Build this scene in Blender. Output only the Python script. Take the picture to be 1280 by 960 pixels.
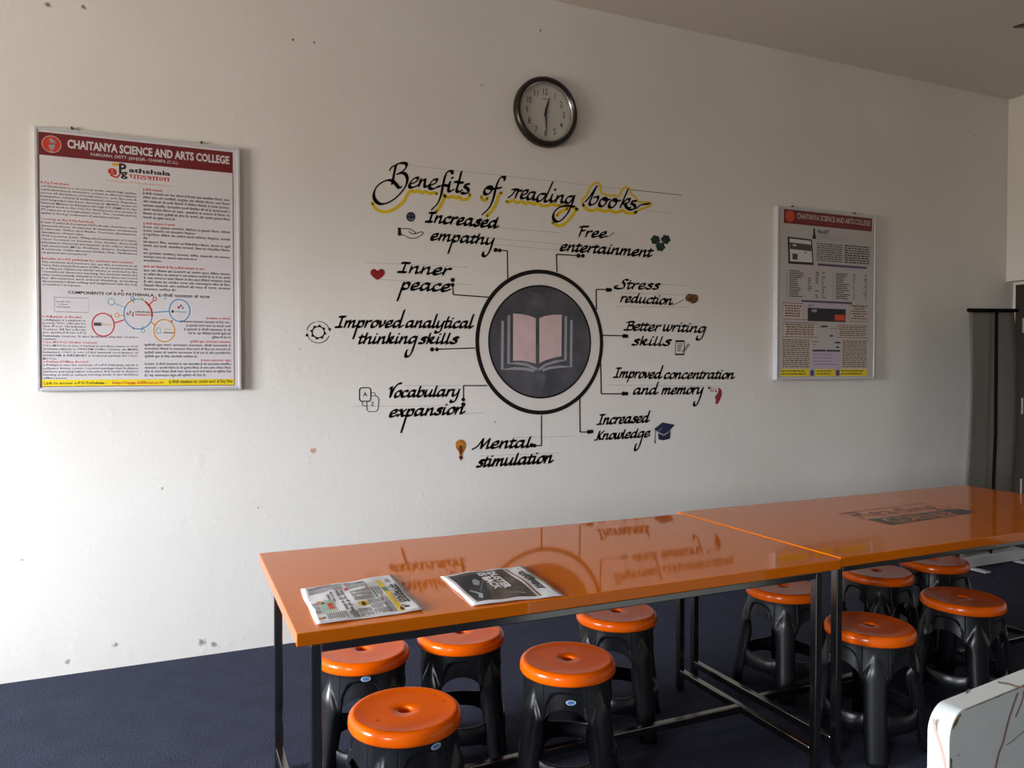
import bpy, bmesh, math, random, re
from mathutils import Vector, Matrix

for o in list(bpy.data.objects):
    bpy.data.objects.remove(o)
SC = bpy.context.scene
COL = SC.collection
PI = math.pi
R = math.radians

# ------------------------------------------------------------------ camera
CAM = Vector((0.0, -4.05, 1.42))
FPX, YAW, PIT = 957.0, R(23.9), R(1.2)
cd = bpy.data.cameras.new('camera')
cd.sensor_fit = 'HORIZONTAL'
cd.sensor_width = 36.0
cd.lens = 36.0 * FPX / 1280.0
cd.clip_start = 0.05
co = bpy.data.objects.new('camera', cd)
COL.objects.link(co)
co.location = CAM
co.rotation_euler = (PI / 2 - PIT, 0, -YAW)
SC.camera = co

# ------------------------------------------------------------------ world, daylight, exposure
SKY_STRENGTH = 94.0
GROUND_RATIO = 0.31
w = bpy.data.worlds.new('daylight')
SC.world = w
w.use_nodes = True
nt = w.node_tree
nt.nodes.clear()
tc = nt.nodes.new('ShaderNodeTexCoord')
sx = nt.nodes.new('ShaderNodeSeparateXYZ')
nt.links.new(tc.outputs['Generated'], sx.inputs[0])
mr = nt.nodes.new('ShaderNodeMapRange')
mr.inputs['From Min'].default_value = -0.06
mr.inputs['From Max'].default_value = 0.10
nt.links.new(sx.outputs['Z'], mr.inputs['Value'])
mx = nt.nodes.new('ShaderNodeMix')
mx.data_type = 'RGBA'
mx.inputs[6].default_value = (GROUND_RATIO, GROUND_RATIO * 0.92, GROUND_RATIO * 0.80, 1)
mx.inputs[7].default_value = (0.95, 1.0, 1.07, 1)
nt.links.new(mr.outputs['Result'], mx.inputs[0])
bg = nt.nodes.new('ShaderNodeBackground')
bg.inputs['Strength'].default_value = SKY_STRENGTH
nt.links.new(mx.outputs[2], bg.inputs['Color'])
wo = nt.nodes.new('ShaderNodeOutputWorld')
nt.links.new(bg.outputs[0], wo.inputs['Surface'])

ROOM_X0, ROOM_X1, ROOM_Y0, ROOM_Z1 = -3.9, 6.25, -7.5, 3.574
# window openings in the left wall: (y0, y1, z0, z1)
WINDOWS = [(-2.7, -1.1, 1.0, 2.3), (-6.4, -5.5, 1.0, 2.3)]
for (y0, y1, z0, z1) in WINDOWS:          # portals: they only guide the sampling of the sky through the openings
    ld = bpy.data.lights.new('window_portal', 'AREA')
    ld.shape = 'RECTANGLE'
    ld.size = z1 - z0
    ld.size_y = y1 - y0
    ld.cycles.is_portal = True
    lo = bpy.data.objects.new('window_portal', ld)
    COL.objects.link(lo)
    lo.location = (ROOM_X0 - 0.02, (y0 + y1) / 2, (z0 + z1) / 2)
    lo.rotation_euler = (0, -PI / 2, 0)

SC.view_settings.view_transform = 'Standard'
SC.view_settings.look = 'None'
SC.view_settings.gamma = 1.0
SC.view_settings.use_curve_mapping = False
SC.view_settings.exposure = 0.0
SC.cycles.use_denoising = True
SC.cycles.max_bounces = 10
SC.cycles.diffuse_bounces = 6
SC.cycles.sample_clamp_indirect = 6.0


# ------------------------------------------------------------------ materials
def lin(c):
    return tuple((v / 255 / 12.92) if v / 255 <= 0.04045 else ((v / 255 + 0.055) / 1.055) ** 2.4 for v in c)


def mat(name, rgb, rough=0.6, metal=0.0, spec=0.5, coat=0.0, bump=None, var=None):
    m = bpy.data.materials.new(name)
    m.use_nodes = True
    n = m.node_tree.nodes
    l = m.node_tree.links
    b = n['Principled BSDF']
    c = lin(rgb) + (1,)
    b.inputs['Base Color'].default_value = c
    b.inputs['Roughness'].default_value = rough
    b.inputs['Metallic'].default_value = metal
    b.inputs['Specular IOR Level'].default_value = spec
    b.inputs['Coat Weight'].default_value = coat
    b.inputs['Coat Roughness'].default_value = 0.08
    if bump or var:
        t = n.new('ShaderNodeTexCoord')
    if bump:
        sc_, st, dist = bump
        ns = n.new('ShaderNodeTexNoise')
        ns.inputs['Scale'].default_value = sc_
        ns.inputs['Detail'].default_value = 4
        l.new(t.outputs['Object'], ns.inputs['Vector'])
        bp = n.new('ShaderNodeBump')
        bp.inputs['Strength'].default_value = st
        bp.inputs['Distance'].default_value = dist
        l.new(ns.outputs['Fac'], bp.inputs['Height'])
        l.new(bp.outputs[0], b.inputs['Normal'])
    if var:
        sc_, rgb2, lo_, hi_ = var
        ns = n.new('ShaderNodeTexNoise')
        ns.inputs['Scale'].default_value = sc_
        ns.inputs['Detail'].default_value = 5
        l.new(t.outputs['Object'], ns.inputs['Vector'])
        rp = n.new('ShaderNodeMapRange')
        rp.inputs['From Min'].default_value = lo_
        rp.inputs['From Max'].default_value = hi_
        l.new(ns.outputs['Fac'], rp.inputs['Value'])
        mxx = n.new('ShaderNodeMix')
        mxx.data_type = 'RGBA'
        mxx.inputs[6].default_value = c
        mxx.inputs[7].default_value = lin(rgb2) + (1,)
        l.new(rp.outputs[0], mxx.inputs[0])
        l.new(mxx.outputs[2], b.inputs['Base Color'])
    return m


def wall_material():
    m = bpy.data.materials.new('white_plaster')
    m.use_nodes = True
    n = m.node_tree.nodes
    l = m.node_tree.links
    b = n['Principled BSDF']
    b.inputs['Roughness'].default_value = 0.75
    b.inputs['Specular IOR Level'].default_value = 0.25
    t = n.new('ShaderNodeTexCoord')

    def noise(scale, detail, rough=0.5):
        ns = n.new('ShaderNodeTexNoise')
        ns.inputs['Scale'].default_value = scale
        ns.inputs['Detail'].default_value = detail
        ns.inputs['Roughness'].default_value = rough
        l.new(t.outputs['Object'], ns.inputs['Vector'])
        return ns.outputs['Fac']

    def rng(sock, a, b_, c=0.0, d=1.0):
        r_ = n.new('ShaderNodeMapRange')
        for k, v in zip(('From Min', 'From Max', 'To Min', 'To Max'), (a, b_, c, d)):
            r_.inputs[k].default_value = v
        l.new(sock, r_.inputs['Value'])
        return r_.outputs[0]

    def mix(fac, a, b_):
        x = n.new('ShaderNodeMix')
        x.data_type = 'RGBA'
        l.new(fac, x.inputs[0])
        if isinstance(a, tuple):
            x.inputs[6].default_value = a
        else:
            l.new(a, x.inputs[6])
        x.inputs[7].default_value = b_
        return x.outputs[2]

    def math_(op, a, b_):
        x = n.new('ShaderNodeMath')
        x.operation = op
        for i, s in enumerate((a, b_)):
            if isinstance(s, (int, float)):
                x.inputs[i].default_value = s
            else:
                l.new(s, x.inputs[i])
        return x.outputs[0]
    col = mix(rng(noise(0.9, 4), 0.35, 0.7), lin((232, 229, 224)) + (1,), lin((224, 220, 213)) + (1,))
    # scuffed, dusty patches of their own shape
    col = mix(math_('MULTIPLY', rng(noise(5.0, 8, 0.7), 0.66, 0.74), 0.35), col, lin((186, 178, 166)) + (1,))
    # pinholes and flecks
    vo = n.new('ShaderNodeTexVoronoi')
    vo.inputs['Scale'].default_value = 5.5
    l.new(t.outputs['Object'], vo.inputs['Vector'])
    fleck = math_('LESS_THAN', vo.outputs['Distance'], 0.032)
    pick = math_('GREATER_THAN', noise(1.7, 2), 0.56)
    col = mix(math_('MULTIPLY', fleck, pick), col, lin((110, 100, 90)) + (1,))
    # known spots: (x, z, radius, colour)
    sep = n.new('ShaderNodeSeparateXYZ')
    l.new(t.outputs['Object'], sep.inputs[0])
    wob = rng(noise(38, 3), 0.3, 0.7, 0.4, 1.6)
    for (x, z, rad, c_) in SPOTS:
        dx = math_('SUBTRACT', sep.outputs['X'], x)
        dz = math_('SUBTRACT', sep.outputs['Z'], z)
        d = math_('SQRT', math_('ADD', math_('MULTIPLY', dx, dx), math_('MULTIPLY', dz, dz)), 0)
        d = math_('MULTIPLY', d, wob)
        col = mix(rng(d, rad * 0.5, rad, 0.8, 0.0), col, lin(c_) + (1,))
    l.new(col, b.inputs['Base Color'])
    h = math_('ADD', math_('MULTIPLY', noise(9, 3), 0.7), math_('MULTIPLY', noise(42, 5, 0.65), 0.25))
    lump = rng(noise(13, 3), 0.60, 0.82)
    h = math_('ADD', h, math_('MULTIPLY', lump, 0.5))
    bp = n.new('ShaderNodeBump')
    bp.inputs['Strength'].default_value = 0.42
    bp.inputs['Distance'].default_value = 0.006
    l.new(h, bp.inputs['Height'])
    l.new(bp.outputs[0], b.inputs['Normal'])
    return m


def wall_xz(px, py, y=0.0):
    """photo pixel -> (x, z) on the plane of the written wall (or a plane y in front of it)"""
    F = Vector((math.sin(YAW) * math.cos(PIT), math.cos(YAW) * math.cos(PIT), -math.sin(PIT)))
    RT = Vector((math.cos(YAW), -math.sin(YAW), 0))
    U = RT.cross(F)
    d = F + RT * ((px - 640) / FPX) + U * ((480 - py) / FPX)
    k = (y - CAM.y) / d.y
    return CAM.x + d.x * k, CAM.z + d.z * k


SPOTS = [wall_xz(px, py) + (r_, c_) for (px, py, r_, c_) in (
    (391, 563, 0.016, (196, 140, 96)), (675, 38, 0.007, (60, 55, 50)), (366, 50, 0.008, (70, 62, 55)),
    (393, 53, 0.006, (120, 110, 98)), (252, 803, 0.020, (120, 116, 110)), (60, 6, 0.012, (120, 85, 60)),
    (104, 8, 0.012, (120, 85, 60)), (84, 828, 0.012, (150, 144, 136)), (145, 806, 0.012, (130, 122, 112)),
    (268, 806, 0.016, (140, 128, 112)), (203, 610, 0.007, (150, 146, 140)), (28, 700, 0.008, (170, 166, 160)))]

M = {}
M['plaster'] = wall_material()
M['ceiling'] = mat('ceiling_paint', (214, 208, 196), 0.9, bump=(14, 0.2, 0.004))
M['side_wall'] = mat('side_wall_paint', (226, 221, 212), 0.85, bump=(14, 0.2, 0.004))
M['far_wall'] = mat('unseen_wall_paint', (120, 112, 102), 0.85)


def carpet_material():
    m = mat('navy_carpet', (44, 47, 60), 1.0, spec=0.1)
    n = m.node_tree.nodes
    l = m.node_tree.links
    b = n['Principled BSDF']
    t = n.new('ShaderNodeTexCoord')
    ns = n.new('ShaderNodeTexNoise')
    ns.inputs['Scale'].default_value = 190
    ns.inputs['Detail'].default_value = 3
    l.new(t.outputs['Object'], ns.inputs['Vector'])
    n2 = n.new('ShaderNodeTexNoise')
    n2.inputs['Scale'].default_value = 7
    n2.inputs['Detail'].default_value = 4
    l.new(t.outputs['Object'], n2.inputs['Vector'])
    cr = n.new('ShaderNodeValToRGB')
    cr.color_ramp.elements[0].position = 0.3
    cr.color_ramp.elements[0].color = lin((29, 31, 44)) + (1,)
    cr.color_ramp.elements[1].position = 0.72
    cr.color_ramp.elements[1].color = lin((86, 90, 112)) + (1,)
    l.new(ns.outputs['Fac'], cr.inputs[0])
    mx_ = n.new('ShaderNodeMix')
    mx_.data_type = 'RGBA'
    mx_.blend_type = 'MULTIPLY'
    mx_.inputs[0].default_value = 0.4
    l.new(cr.outputs[0], mx_.inputs[6])
    l.new(n2.outputs['Fac'], mx_.inputs[7])
    l.new(mx_.outputs[2], b.inputs['Base Color'])
    bp = n.new('ShaderNodeBump')
    bp.inputs['Strength'].default_value = 0.6
    bp.inputs['Distance'].default_value = 0.004
    l.new(ns.outputs['Fac'], bp.inputs['Height'])
    l.new(bp.outputs[0], b.inputs['Normal'])
    return m


M['carpet'] = carpet_material()
M['laminate'] = mat('orange_laminate', (206, 104, 4), 0.05, spec=0.43, bump=(5, 0.03, 0.004))
M['steel'] = mat('dull_steel', (136, 135, 130), 0.20, metal=1.0, bump=(30, 0.08, 0.002))
M['seat'] = mat('orange_plastic', (230, 94, 0), 0.22, spec=0.38)
M['black_plastic'] = mat('black_plastic', (21, 22, 26), 0.30, spec=0.5)
M['sticker'] = mat('sticker_blue', (78, 128, 190), 0.3)
M['sticker_rim'] = mat('sticker_silver', (190, 205, 215), 0.25)
M['scuff'] = mat('scuff_brown', (90, 40, 12), 0.6)
M['black_paint'] = mat('black_paint', (20, 16, 16), 0.55, spec=0.3)
M['yellow_paint'] = mat('yellow_paint', (226, 194, 14), 0.6)
M['pencil'] = mat('pencil_line', (190, 185, 180), 0.8)
M['pencil_dark'] = mat('pencil_line_dark', (130, 122, 128), 0.8)
M['ring_white'] = mat('ring_white', (222, 218, 213), 0.7)
M['disc_grey'] = mat('medallion_grey', (66, 66, 72), 0.6, var=(4.5, (92, 92, 98), 0.42, 0.7))
M['smudge'] = mat('medallion_smudge', (100, 99, 102), 0.7, var=(12, (70, 70, 76), 0.35, 0.6))
M['pink'] = mat('page_pink', (214, 188, 188), 0.7, var=(9, (200, 174, 176), 0.4, 0.7))
M['page_grey'] = mat('page_grey', (150, 152, 158), 0.7)
M['heart'] = mat('heart_red', (140, 22, 22), 0.6)
M['maroon'] = mat('head_maroon', (140, 40, 52), 0.6)
M['navy'] = mat('cap_navy', (30, 36, 70), 0.6)
M['green_dark'] = mat('leaf_green', (22, 48, 42), 0.6)
M['brain'] = mat('brain_brown', (140, 92, 44), 0.6, var=(60, (80, 48, 24), 0.42, 0.58))
M['amber'] = mat('bulb_amber', (196, 126, 32), 0.6, var=(30, (140, 76, 20), 0.4, 0.65))
M['aluminium'] = mat('aluminium_frame', (205, 205, 208), 0.45, metal=0.25)
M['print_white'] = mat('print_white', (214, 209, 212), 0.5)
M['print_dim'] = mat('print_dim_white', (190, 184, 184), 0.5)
M['print_maroon'] = mat('print_maroon', (112, 24, 30), 0.45)
M['print_red'] = mat('print_red', (205, 52, 40), 0.5)
M['print_black'] = mat('print_black', (28, 26, 30), 0.5)
M['print_dark'] = mat('print_dark', (74, 70, 76), 0.5)
M['print_yellow'] = mat('print_yellow', (238, 212, 24), 0.5)
M['print_blue'] = mat('print_blue', (98, 158, 200), 0.5)
M['print_teal'] = mat('print_teal', (112, 184, 180), 0.5)
M['print_amber'] = mat('print_amber', (226, 160, 40), 0.5)
M['print_grey'] = mat('print_grey', (150, 150, 152), 0.5)
M['print_beige'] = mat('print_beige', (206, 190, 176), 0.5)
M['print_purple'] = mat('print_purple', (84, 64, 92), 0.5)
M['print_orange'] = mat('print_orange', (206, 74, 36), 0.5)
M['print_lilac'] = mat('print_lilac', (190, 176, 196), 0.5)
M['newsprint'] = mat('newsprint', (206, 204, 206), 0.75)
M['news_yellow'] = mat('news_yellow', (214, 178, 30), 0.6)
M['news_green'] = mat('news_green', (44, 120, 92), 0.6)
M['news_pale_green'] = mat('news_pale_green', (160, 184, 164), 0.6)
M['news_brown'] = mat('news_brown', (92, 78, 70), 0.6, var=(14, (52, 44, 40), 0.4, 0.65))
M['news_dark'] = mat('news_dark', (38, 38, 42), 0.6)
M['skin_tone'] = mat('printed_face', (176, 120, 92), 0.6)
M['clock_rim'] = mat('clock_rim', (34, 24, 22), 0.32)
M['silver'] = mat('clock_bezel', (190, 190, 190), 0.25, metal=0.9)
M['dial'] = mat('clock_dial', (196, 194, 186), 0.6)
M['dark_wood'] = mat('dark_wood', (46, 32, 27), 0.5, bump=(20, 0.1, 0.002))
M['chrome'] = mat('door_chrome', (200, 196, 190), 0.3, metal=0.6)
M['banner_grey'] = mat('banner_grey', (124, 121, 115), 0.8, bump=(60, 0.1, 0.002))
M['fan_brown'] = mat('fan_brown', (44, 30, 26), 0.4)
M['chip_wood'] = mat('chipped_wood', (150, 112, 58), 0.9, var=(40, (84, 58, 32), 0.4, 0.6))
M['matte_black'] = mat('matte_black', (14, 12, 12), 0.9, spec=0.1)
M['vein'] = mat('marble_vein', (150, 124, 112), 0.42)
M['vein_pink'] = mat('marble_vein_pink', (196, 160, 146), 0.42)
M['mark_grey'] = mat('tabletop_mark', (58, 54, 50), 0.35)


def marble_material():
    m = mat('marble_laminate', (204, 212, 212), 0.42, spec=0.4)
    n = m.node_tree.nodes
    l = m.node_tree.links
    b = n['Principled BSDF']
    t = n.new('ShaderNodeTexCoord')
    ns = n.new('ShaderNodeTexNoise')
    ns.inputs['Scale'].default_value = 18
    ns.inputs['Detail'].default_value = 5
    l.new(t.outputs['Object'], ns.inputs['Vector'])
    a = n.new('ShaderNodeMix')
    a.data_type = 'RGBA'
    a.inputs[6].default_value = lin((206, 214, 214)) + (1,)
    a.inputs[7].default_value = lin((222, 226, 224)) + (1,)
    l.new(ns.outputs['Fac'], a.inputs[0])
    prev = a.outputs[2]
    l.new(prev, b.inputs['Base Color'])
    return m


M['marble'] = marble_material()


def glass_material():
    m = bpy.data.materials.new('clock_glass')
    m.use_nodes = True
    n = m.node_tree.nodes
    l = m.node_tree.links
    n.clear()
    tr = n.new('ShaderNodeBsdfTransparent')
    gl = n.new('ShaderNodeBsdfGlossy')
    gl.inputs['Roughness'].default_value = 0.05
    ms = n.new('ShaderNodeMixShader')
    ms.inputs[0].default_value = 0.06
    out = n.new('ShaderNodeOutputMaterial')
    l.new(tr.outputs[0], ms.inputs[1])
    l.new(gl.outputs[0], ms.inputs[2])
    l.new(ms.outputs[0], out.inputs[0])
    return m


M['glass'] = glass_material()


# ------------------------------------------------------------------ helpers
def tag(o, label=None, cat=None, group=None, kind=None):
    for k, v in (('label', label), ('category', cat), ('group', group), ('kind', kind)):
        if v:
            o[k] = v
    return o


def thing(name, label, cat, loc=(0, 0, 0), rotz=0.0, group=None):
    o = bpy.data.objects.new(name, None)
    o.empty_display_size = 0.1
    COL.objects.link(o)
    o.location = loc
    o.rotation_euler = (0, 0, rotz)
    return tag(o, label, cat, group)


def origin_of(o):
    v = Vector((0, 0, 0))
    while o is not None:
        v = v + Vector(o.location)
        o = o.parent
    return v


class MB:
    def __init__(self):
        self.v = []
        self.f = []

    def add(self, verts, faces):
        k = len(self.v)
        self.v += [tuple(p) for p in verts]
        self.f += [tuple(i + k for i in f) for f in faces]

    def box(self, x0, x1, y0, y1, z0, z1):
        self.add([(x0, y0, z0), (x1, y0, z0), (x1, y1, z0), (x0, y1, z0), (x0, y0, z1), (x1, y0, z1), (x1, y1, z1), (x0, y1, z1)],
                 [(0, 3, 2, 1), (4, 5, 6, 7), (0, 1, 5, 4), (1, 2, 6, 5), (2, 3, 7, 6), (3, 0, 4, 7)])

    def lathe(self, prof, n=64, c=(0, 0, 0), axis='z'):
        vs = []
        for (r_, h) in prof:
            for i in range(n):
                a = 2 * PI * i / n
                p = (r_ * math.cos(a), r_ * math.sin(a), h)
                if axis == 'y':                       # axis along -y (sticks out of the wall)
                    p = (p[0], -h, p[1])
                vs.append((p[0] + c[0], p[1] + c[1], p[2] + c[2]))
        fs = []
        for j in range(len(prof) - 1):
            for i in range(n):
                k = (i + 1) % n
                fs.append((j * n + i, j * n + k, (j + 1) * n + k, (j + 1) * n + i))
        self.add(vs, fs)

    def tube(self, pts, r_, n=10):
        pts = [Vector(p) for p in pts]
        rings = []
        for i, p in enumerate(pts):
            d = (pts[min(i + 1, len(pts) - 1)] - pts[max(i - 1, 0)]).normalized()
            a = d.orthogonal().normalized()
            b = d.cross(a)
            rings.append([p + a * r_ * math.cos(2 * PI * k / n) + b * r_ * math.sin(2 * PI * k / n) for k in range(n)])
        vs = [q for rg in rings for q in rg]
        fs = []
        for j in range(len(rings) - 1):
            for k in range(n):
                fs.append((j * n + k, j * n + (k + 1) % n, (j + 1) * n + (k + 1) % n, (j + 1) * n + k))
        fs.append(tuple(range(n))[::-1])
        fs.append(tuple((len(rings) - 1) * n + k for k in range(n)))
        self.add(vs, fs)

    def build(self, name, material, parent=None, world=False, smooth=False, bevel=0.0, solid=0.0, label=None, weld=False, bevel_seg=2):
        me = bpy.data.meshes.new(name)
        off = origin_of(parent) if (world and parent is not None) else Vector((0, 0, 0))
        me.from_pydata([(p[0] - off.x, p[1] - off.y, p[2] - off.z) for p in self.v], [], self.f)
        if weld:
            bm = bmesh.new()
            bm.from_mesh(me)
            bmesh.ops.remove_doubles(bm, verts=bm.verts, dist=1e-5)
            if weld is True:
                bmesh.ops.recalc_face_normals(bm, faces=bm.faces)
            bm.to_mesh(me)
            bm.free()
        me.materials.append(material)
        if smooth:
            me.polygons.foreach_set('use_smooth', [True] * len(me.polygons))
            if smooth is not True:
                me.set_sharp_from_angle(angle=R(smooth))
        o = bpy.data.objects.new(name, me)
        COL.objects.link(o)
        if parent is not None:
            o.parent = parent
        if solid:
            md = o.modifiers.new('thickness', 'SOLIDIFY')
            md.thickness = solid
            md.offset = -1
        if bevel:
            md = o.modifiers.new('edge', 'BEVEL')
            md.width = bevel
            md.segments = bevel_seg
            md.limit_method = 'ANGLE'
        if label:
            o['label'] = label
        return o


def catmull(pts, n=7):
    if len(pts) < 3:
        out = []
        for i in range(len(pts) - 1):
            for k in range(3):
                t = k / 3
                out.append((pts[i][0] * (1 - t) + pts[i + 1][0] * t, pts[i][1] * (1 - t) + pts[i + 1][1] * t))
        return out + [tuple(pts[-1])]
    closed = pts[0] == pts[-1]
    P = [pts[-2] if closed else (2 * pts[0][0] - pts[1][0], 2 * pts[0][1] - pts[1][1])] + list(pts) + \
        [pts[1] if closed else (2 * pts[-1][0] - pts[-2][0], 2 * pts[-1][1] - pts[-2][1])]
    out = []
    for i in range(1, len(P) - 2):
        p0, p1, p2, p3 = P[i - 1], P[i], P[i + 1], P[i + 2]
        for k in range(n):
            t = k / n
            out.append(tuple(0.5 * (2 * p1[j] + (p2[j] - p0[j]) * t + (2 * p0[j] - 5 * p1[j] + 4 * p2[j] - p3[j]) * t * t +
                                    (3 * p1[j] - p0[j] - 3 * p2[j] + p3[j]) * t ** 3) for j in (0, 1)))
    out.append(tuple(pts[-1]))
    return out


class Ink:
    """Flat shapes drawn in 2-D and laid on a surface by fn(u, v) -> 3-D."""
    def __init__(self, fn):
        self.fn = fn
        self.mb = MB()

    def poly(self, pts):
        self.mb.add([self.fn(*p) for p in pts], [tuple(range(len(pts)))])

    def rect(self, u0, v0, u1, v1):
        self.poly([(u0, v0), (u1, v0), (u1, v1), (u0, v1)])

    def quads(self, a, b):
        vs = [self.fn(*p) for p in a] + [self.fn(*p) for p in b]
        n = len(a)
        self.mb.add(vs, [(i, i + 1, n + i + 1, n + i) for i in range(n - 1)])

    def ellipse(self, c, ru, rv, n=28, rot=0.0):
        cr, sr = math.cos(rot), math.sin(rot)
        self.poly([(c[0] + ru * math.cos(2 * PI * i / n) * cr - rv * math.sin(2 * PI * i / n) * sr,
                    c[1] + ru * math.cos(2 * PI * i / n) * sr + rv * math.sin(2 * PI * i / n) * cr) for i in range(n)])

    def ring(self, c, ru, rv, wd_u, wd_v=None, n=48, a0=0.0, a1=2 * PI):
        wd_v = wd_u if wd_v is None else wd_v
        A = [a0 + (a1 - a0) * i / n for i in range(n + 1)]
        self.quads([(c[0] + ru * math.cos(a), c[1] + rv * math.sin(a)) for a in A],
                   [(c[0] + (ru - wd_u) * math.cos(a), c[1] + (rv - wd_v) * math.sin(a)) for a in A])

    def line(self, pts, wd, smooth=False, aspect=1.0, caps=True):
        if smooth:
            pts = catmull(pts)
        A, B = [], []
        for i, p in enumerate(pts):
            q0, q1 = pts[max(i - 1, 0)], pts[min(i + 1, len(pts) - 1)]
            dx, dy = (q1[0] - q0[0]), (q1[1] - q0[1]) * aspect
            L = math.hypot(dx, dy) or 1e-9
            nx, ny = -dy / L * wd / 2, dx / L * wd / 2 / aspect
            A.append((p[0] + nx, p[1] + ny))
            B.append((p[0] - nx, p[1] - ny))
        self.quads(A, B)
        if caps and smooth:
            for e in (pts[0], pts[-1]):
                self.ellipse(e, wd / 2, wd / 2 / aspect, 10)

    def pen(self, pts, nib, thin, angle=R(40)):
        """a broad-nib pen stroke"""
        pts = catmull(pts)
        nx, ny = math.cos(angle) * nib / 2, -math.sin(angle) * nib / 2
        self.quads([(p[0] + nx, p[1] + ny) for p in pts], [(p[0] - nx, p[1] - ny) for p in pts])
        self.line(pts, thin)
        for e in (pts[0], pts[-1]):
            self.ellipse(e, thin * 0.55, thin * 0.55, 8)

    def text(self, body, u0, u1, base, cap, fat=0.0, res=1, up=-1.0):
        """body fitted between u0 and u1, baseline at v=base, capitals cap tall; up is the sign of v for 'up'"""
        vs, fs, x0, x1 = glyphs(body, fat, res)
        if not vs:
            return
        ku = (u1 - u0) / (x1 - x0)
        kv = cap / CAPH * up
        self.mb.add([self.fn(u0 + (x - x0) * ku, base + y * kv) for (x, y) in vs], fs)

    def text_at(self, body, u, base, cap, aspect=1.0, fat=0.0, res=1, up=-1.0, align='l'):
        vs, fs, x0, x1 = glyphs(body, fat, res)
        wd = (x1 - x0) * cap / CAPH * aspect
        u0 = u if align == 'l' else (u - wd if align == 'r' else u - wd / 2)
        self.text(body, u0, u0 + wd, base, cap, fat, res, up)

    def build(self, name, material, parent, label=None, world=True):
        return self.mb.build(name, material, parent, world=world, label=label)


_gl = {}


def glyphs(body, fat=0.0, res=1):
    key = (body, fat, res)
    if key not in _gl:
        s = re.sub('(.)\u093f', '\u093f\\1', body)       # short-i sign stands before its consonant
        cu = bpy.data.curves.new('lettering', 'FONT')
        cu.body = s
        cu.resolution_u = res
        cu.offset = fat
        cu.fill_mode = 'FRONT'
        ob = bpy.data.objects.new('lettering', cu)
        COL.objects.link(ob)
        dg = bpy.context.evaluated_depsgraph_get()
        ev = ob.evaluated_get(dg)
        me = ev.to_mesh()
        vs = [(v.co.x, v.co.y) for v in me.vertices]
        fs = [tuple(p.vertices) for p in me.polygons]
        ev.to_mesh_clear()
        bpy.data.objects.remove(ob)
        bpy.data.curves.remove(cu)
        xs = [v[0] for v in vs] or [0, 1]
        _gl[key] = (vs, fs, min(xs), max(xs))
    return _gl[key]


CAPH = max(v[1] for v in glyphs('H')[0])


def struct(name, mb, m, parent=None, **kw):
    o = mb.build(name, m, parent, **kw)
    if parent is None:
        o['kind'] = 'structure'
    return o


def copy_tree(root):
    c = root.copy()
    COL.objects.link(c)
    for ch in root.children:
        d = ch.copy()
        COL.objects.link(d)
        d.parent = c
        for g in ch.children:
            e = g.copy()
            COL.objects.link(e)
            e.parent = d
    return c


# ------------------------------------------------------------------ the room
b = MB()
b.box(ROOM_X0 - 0.2, ROOM_X1 + 0.2, ROOM_Y0 - 0.2, 0.2, -0.1, 0.0)
struct('floor', b, M['carpet'])
b = MB()
b.box(ROOM_X0 - 0.2, ROOM_X1 + 0.2, ROOM_Y0 - 0.2, 0.2, ROOM_Z1, ROOM_Z1 + 0.12)
struct('ceiling', b, M['ceiling'])
b = MB()
b.box(ROOM_X0 - 0.2, ROOM_X1 + 0.2, 0.0, 0.2, 0.0, ROOM_Z1)
struct('wall_back', b, M['plaster'])
b = MB()
b.box(ROOM_X0 - 0.2, ROOM_X1 + 0.2, ROOM_Y0 - 0.2, ROOM_Y0, 0.0, ROOM_Z1)
struct('wall_front', b, M['far_wall'])
# left wall with its two window openings
b = MB()
ys = [ROOM_Y0] + sorted(v for wdw in WINDOWS for v in wdw[:2]) + [0.0]
for i in range(len(ys) - 1):
    hit = [wdw for wdw in WINDOWS if abs(wdw[0] - ys[i]) < 1e-6]
    if hit:
        b.box(ROOM_X0 - 0.2, ROOM_X0, ys[i], ys[i + 1], 0.0, hit[0][2])
        b.box(ROOM_X0 - 0.2, ROOM_X0, ys[i], ys[i + 1], hit[0][3], ROOM_Z1)
    else:
        b.box(ROOM_X0 - 0.2, ROOM_X0, ys[i], ys[i + 1], 0.0, ROOM_Z1)
struct('wall_left', b, M['far_wall'])
for k, (y0, y1, z0, z1) in enumerate(WINDOWS):
    b = MB()
    t_ = 0.04
    xa, xb = ROOM_X0 - 0.16, ROOM_X0 - 0.11
    b.box(xa, xb, y0, y1, z0, z0 + t_)
    b.box(xa, xb, y0, y1, z1 - t_, z1)
    for q in range(4):
        yy = y0 + (y1 - y0 - t_) * q / 3
        b.box(xa, xb, yy, yy + t_, z0 + t_, z1 - t_)
    struct('window_%d' % (k + 1), b, M['dark_wood'])
# right wall, set back under a deep lintel, with a dark door near the corner
DY0, DY1, DZ = -1.12, -0.06, 2.06
b = MB()
b.box(ROOM_X1, ROOM_X1 + 0.2, ROOM_Y0, DY0, 0, ROOM_Z1)
b.box(ROOM_X1, ROOM_X1 + 0.2, DY1, 0.0, 0, ROOM_Z1)
b.box(ROOM_X1, ROOM_X1 + 0.2, DY0, DY1, DZ, ROOM_Z1)
struct('wall_right', b, M['side_wall'])
b = MB()
b.box(6.155, ROOM_X1, -1.6, 0.0, 2.115, ROOM_Z1)
struct('trim_1', b, M['side_wall'], bevel=0.004)
b = MB()
b.box(ROOM_X1 + 0.03, ROOM_X1 + 0.075, DY0 + 0.06, DY1 - 0.06, 0.01, DZ - 0.06)
for (za, zb) in ((0.15, 0.85), (1.0, 1.85)):
    b.box(ROOM_X1 + 0.02, ROOM_X1 + 0.03, DY0 + 0.16, DY1 - 0.16, za, zb)
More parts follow.
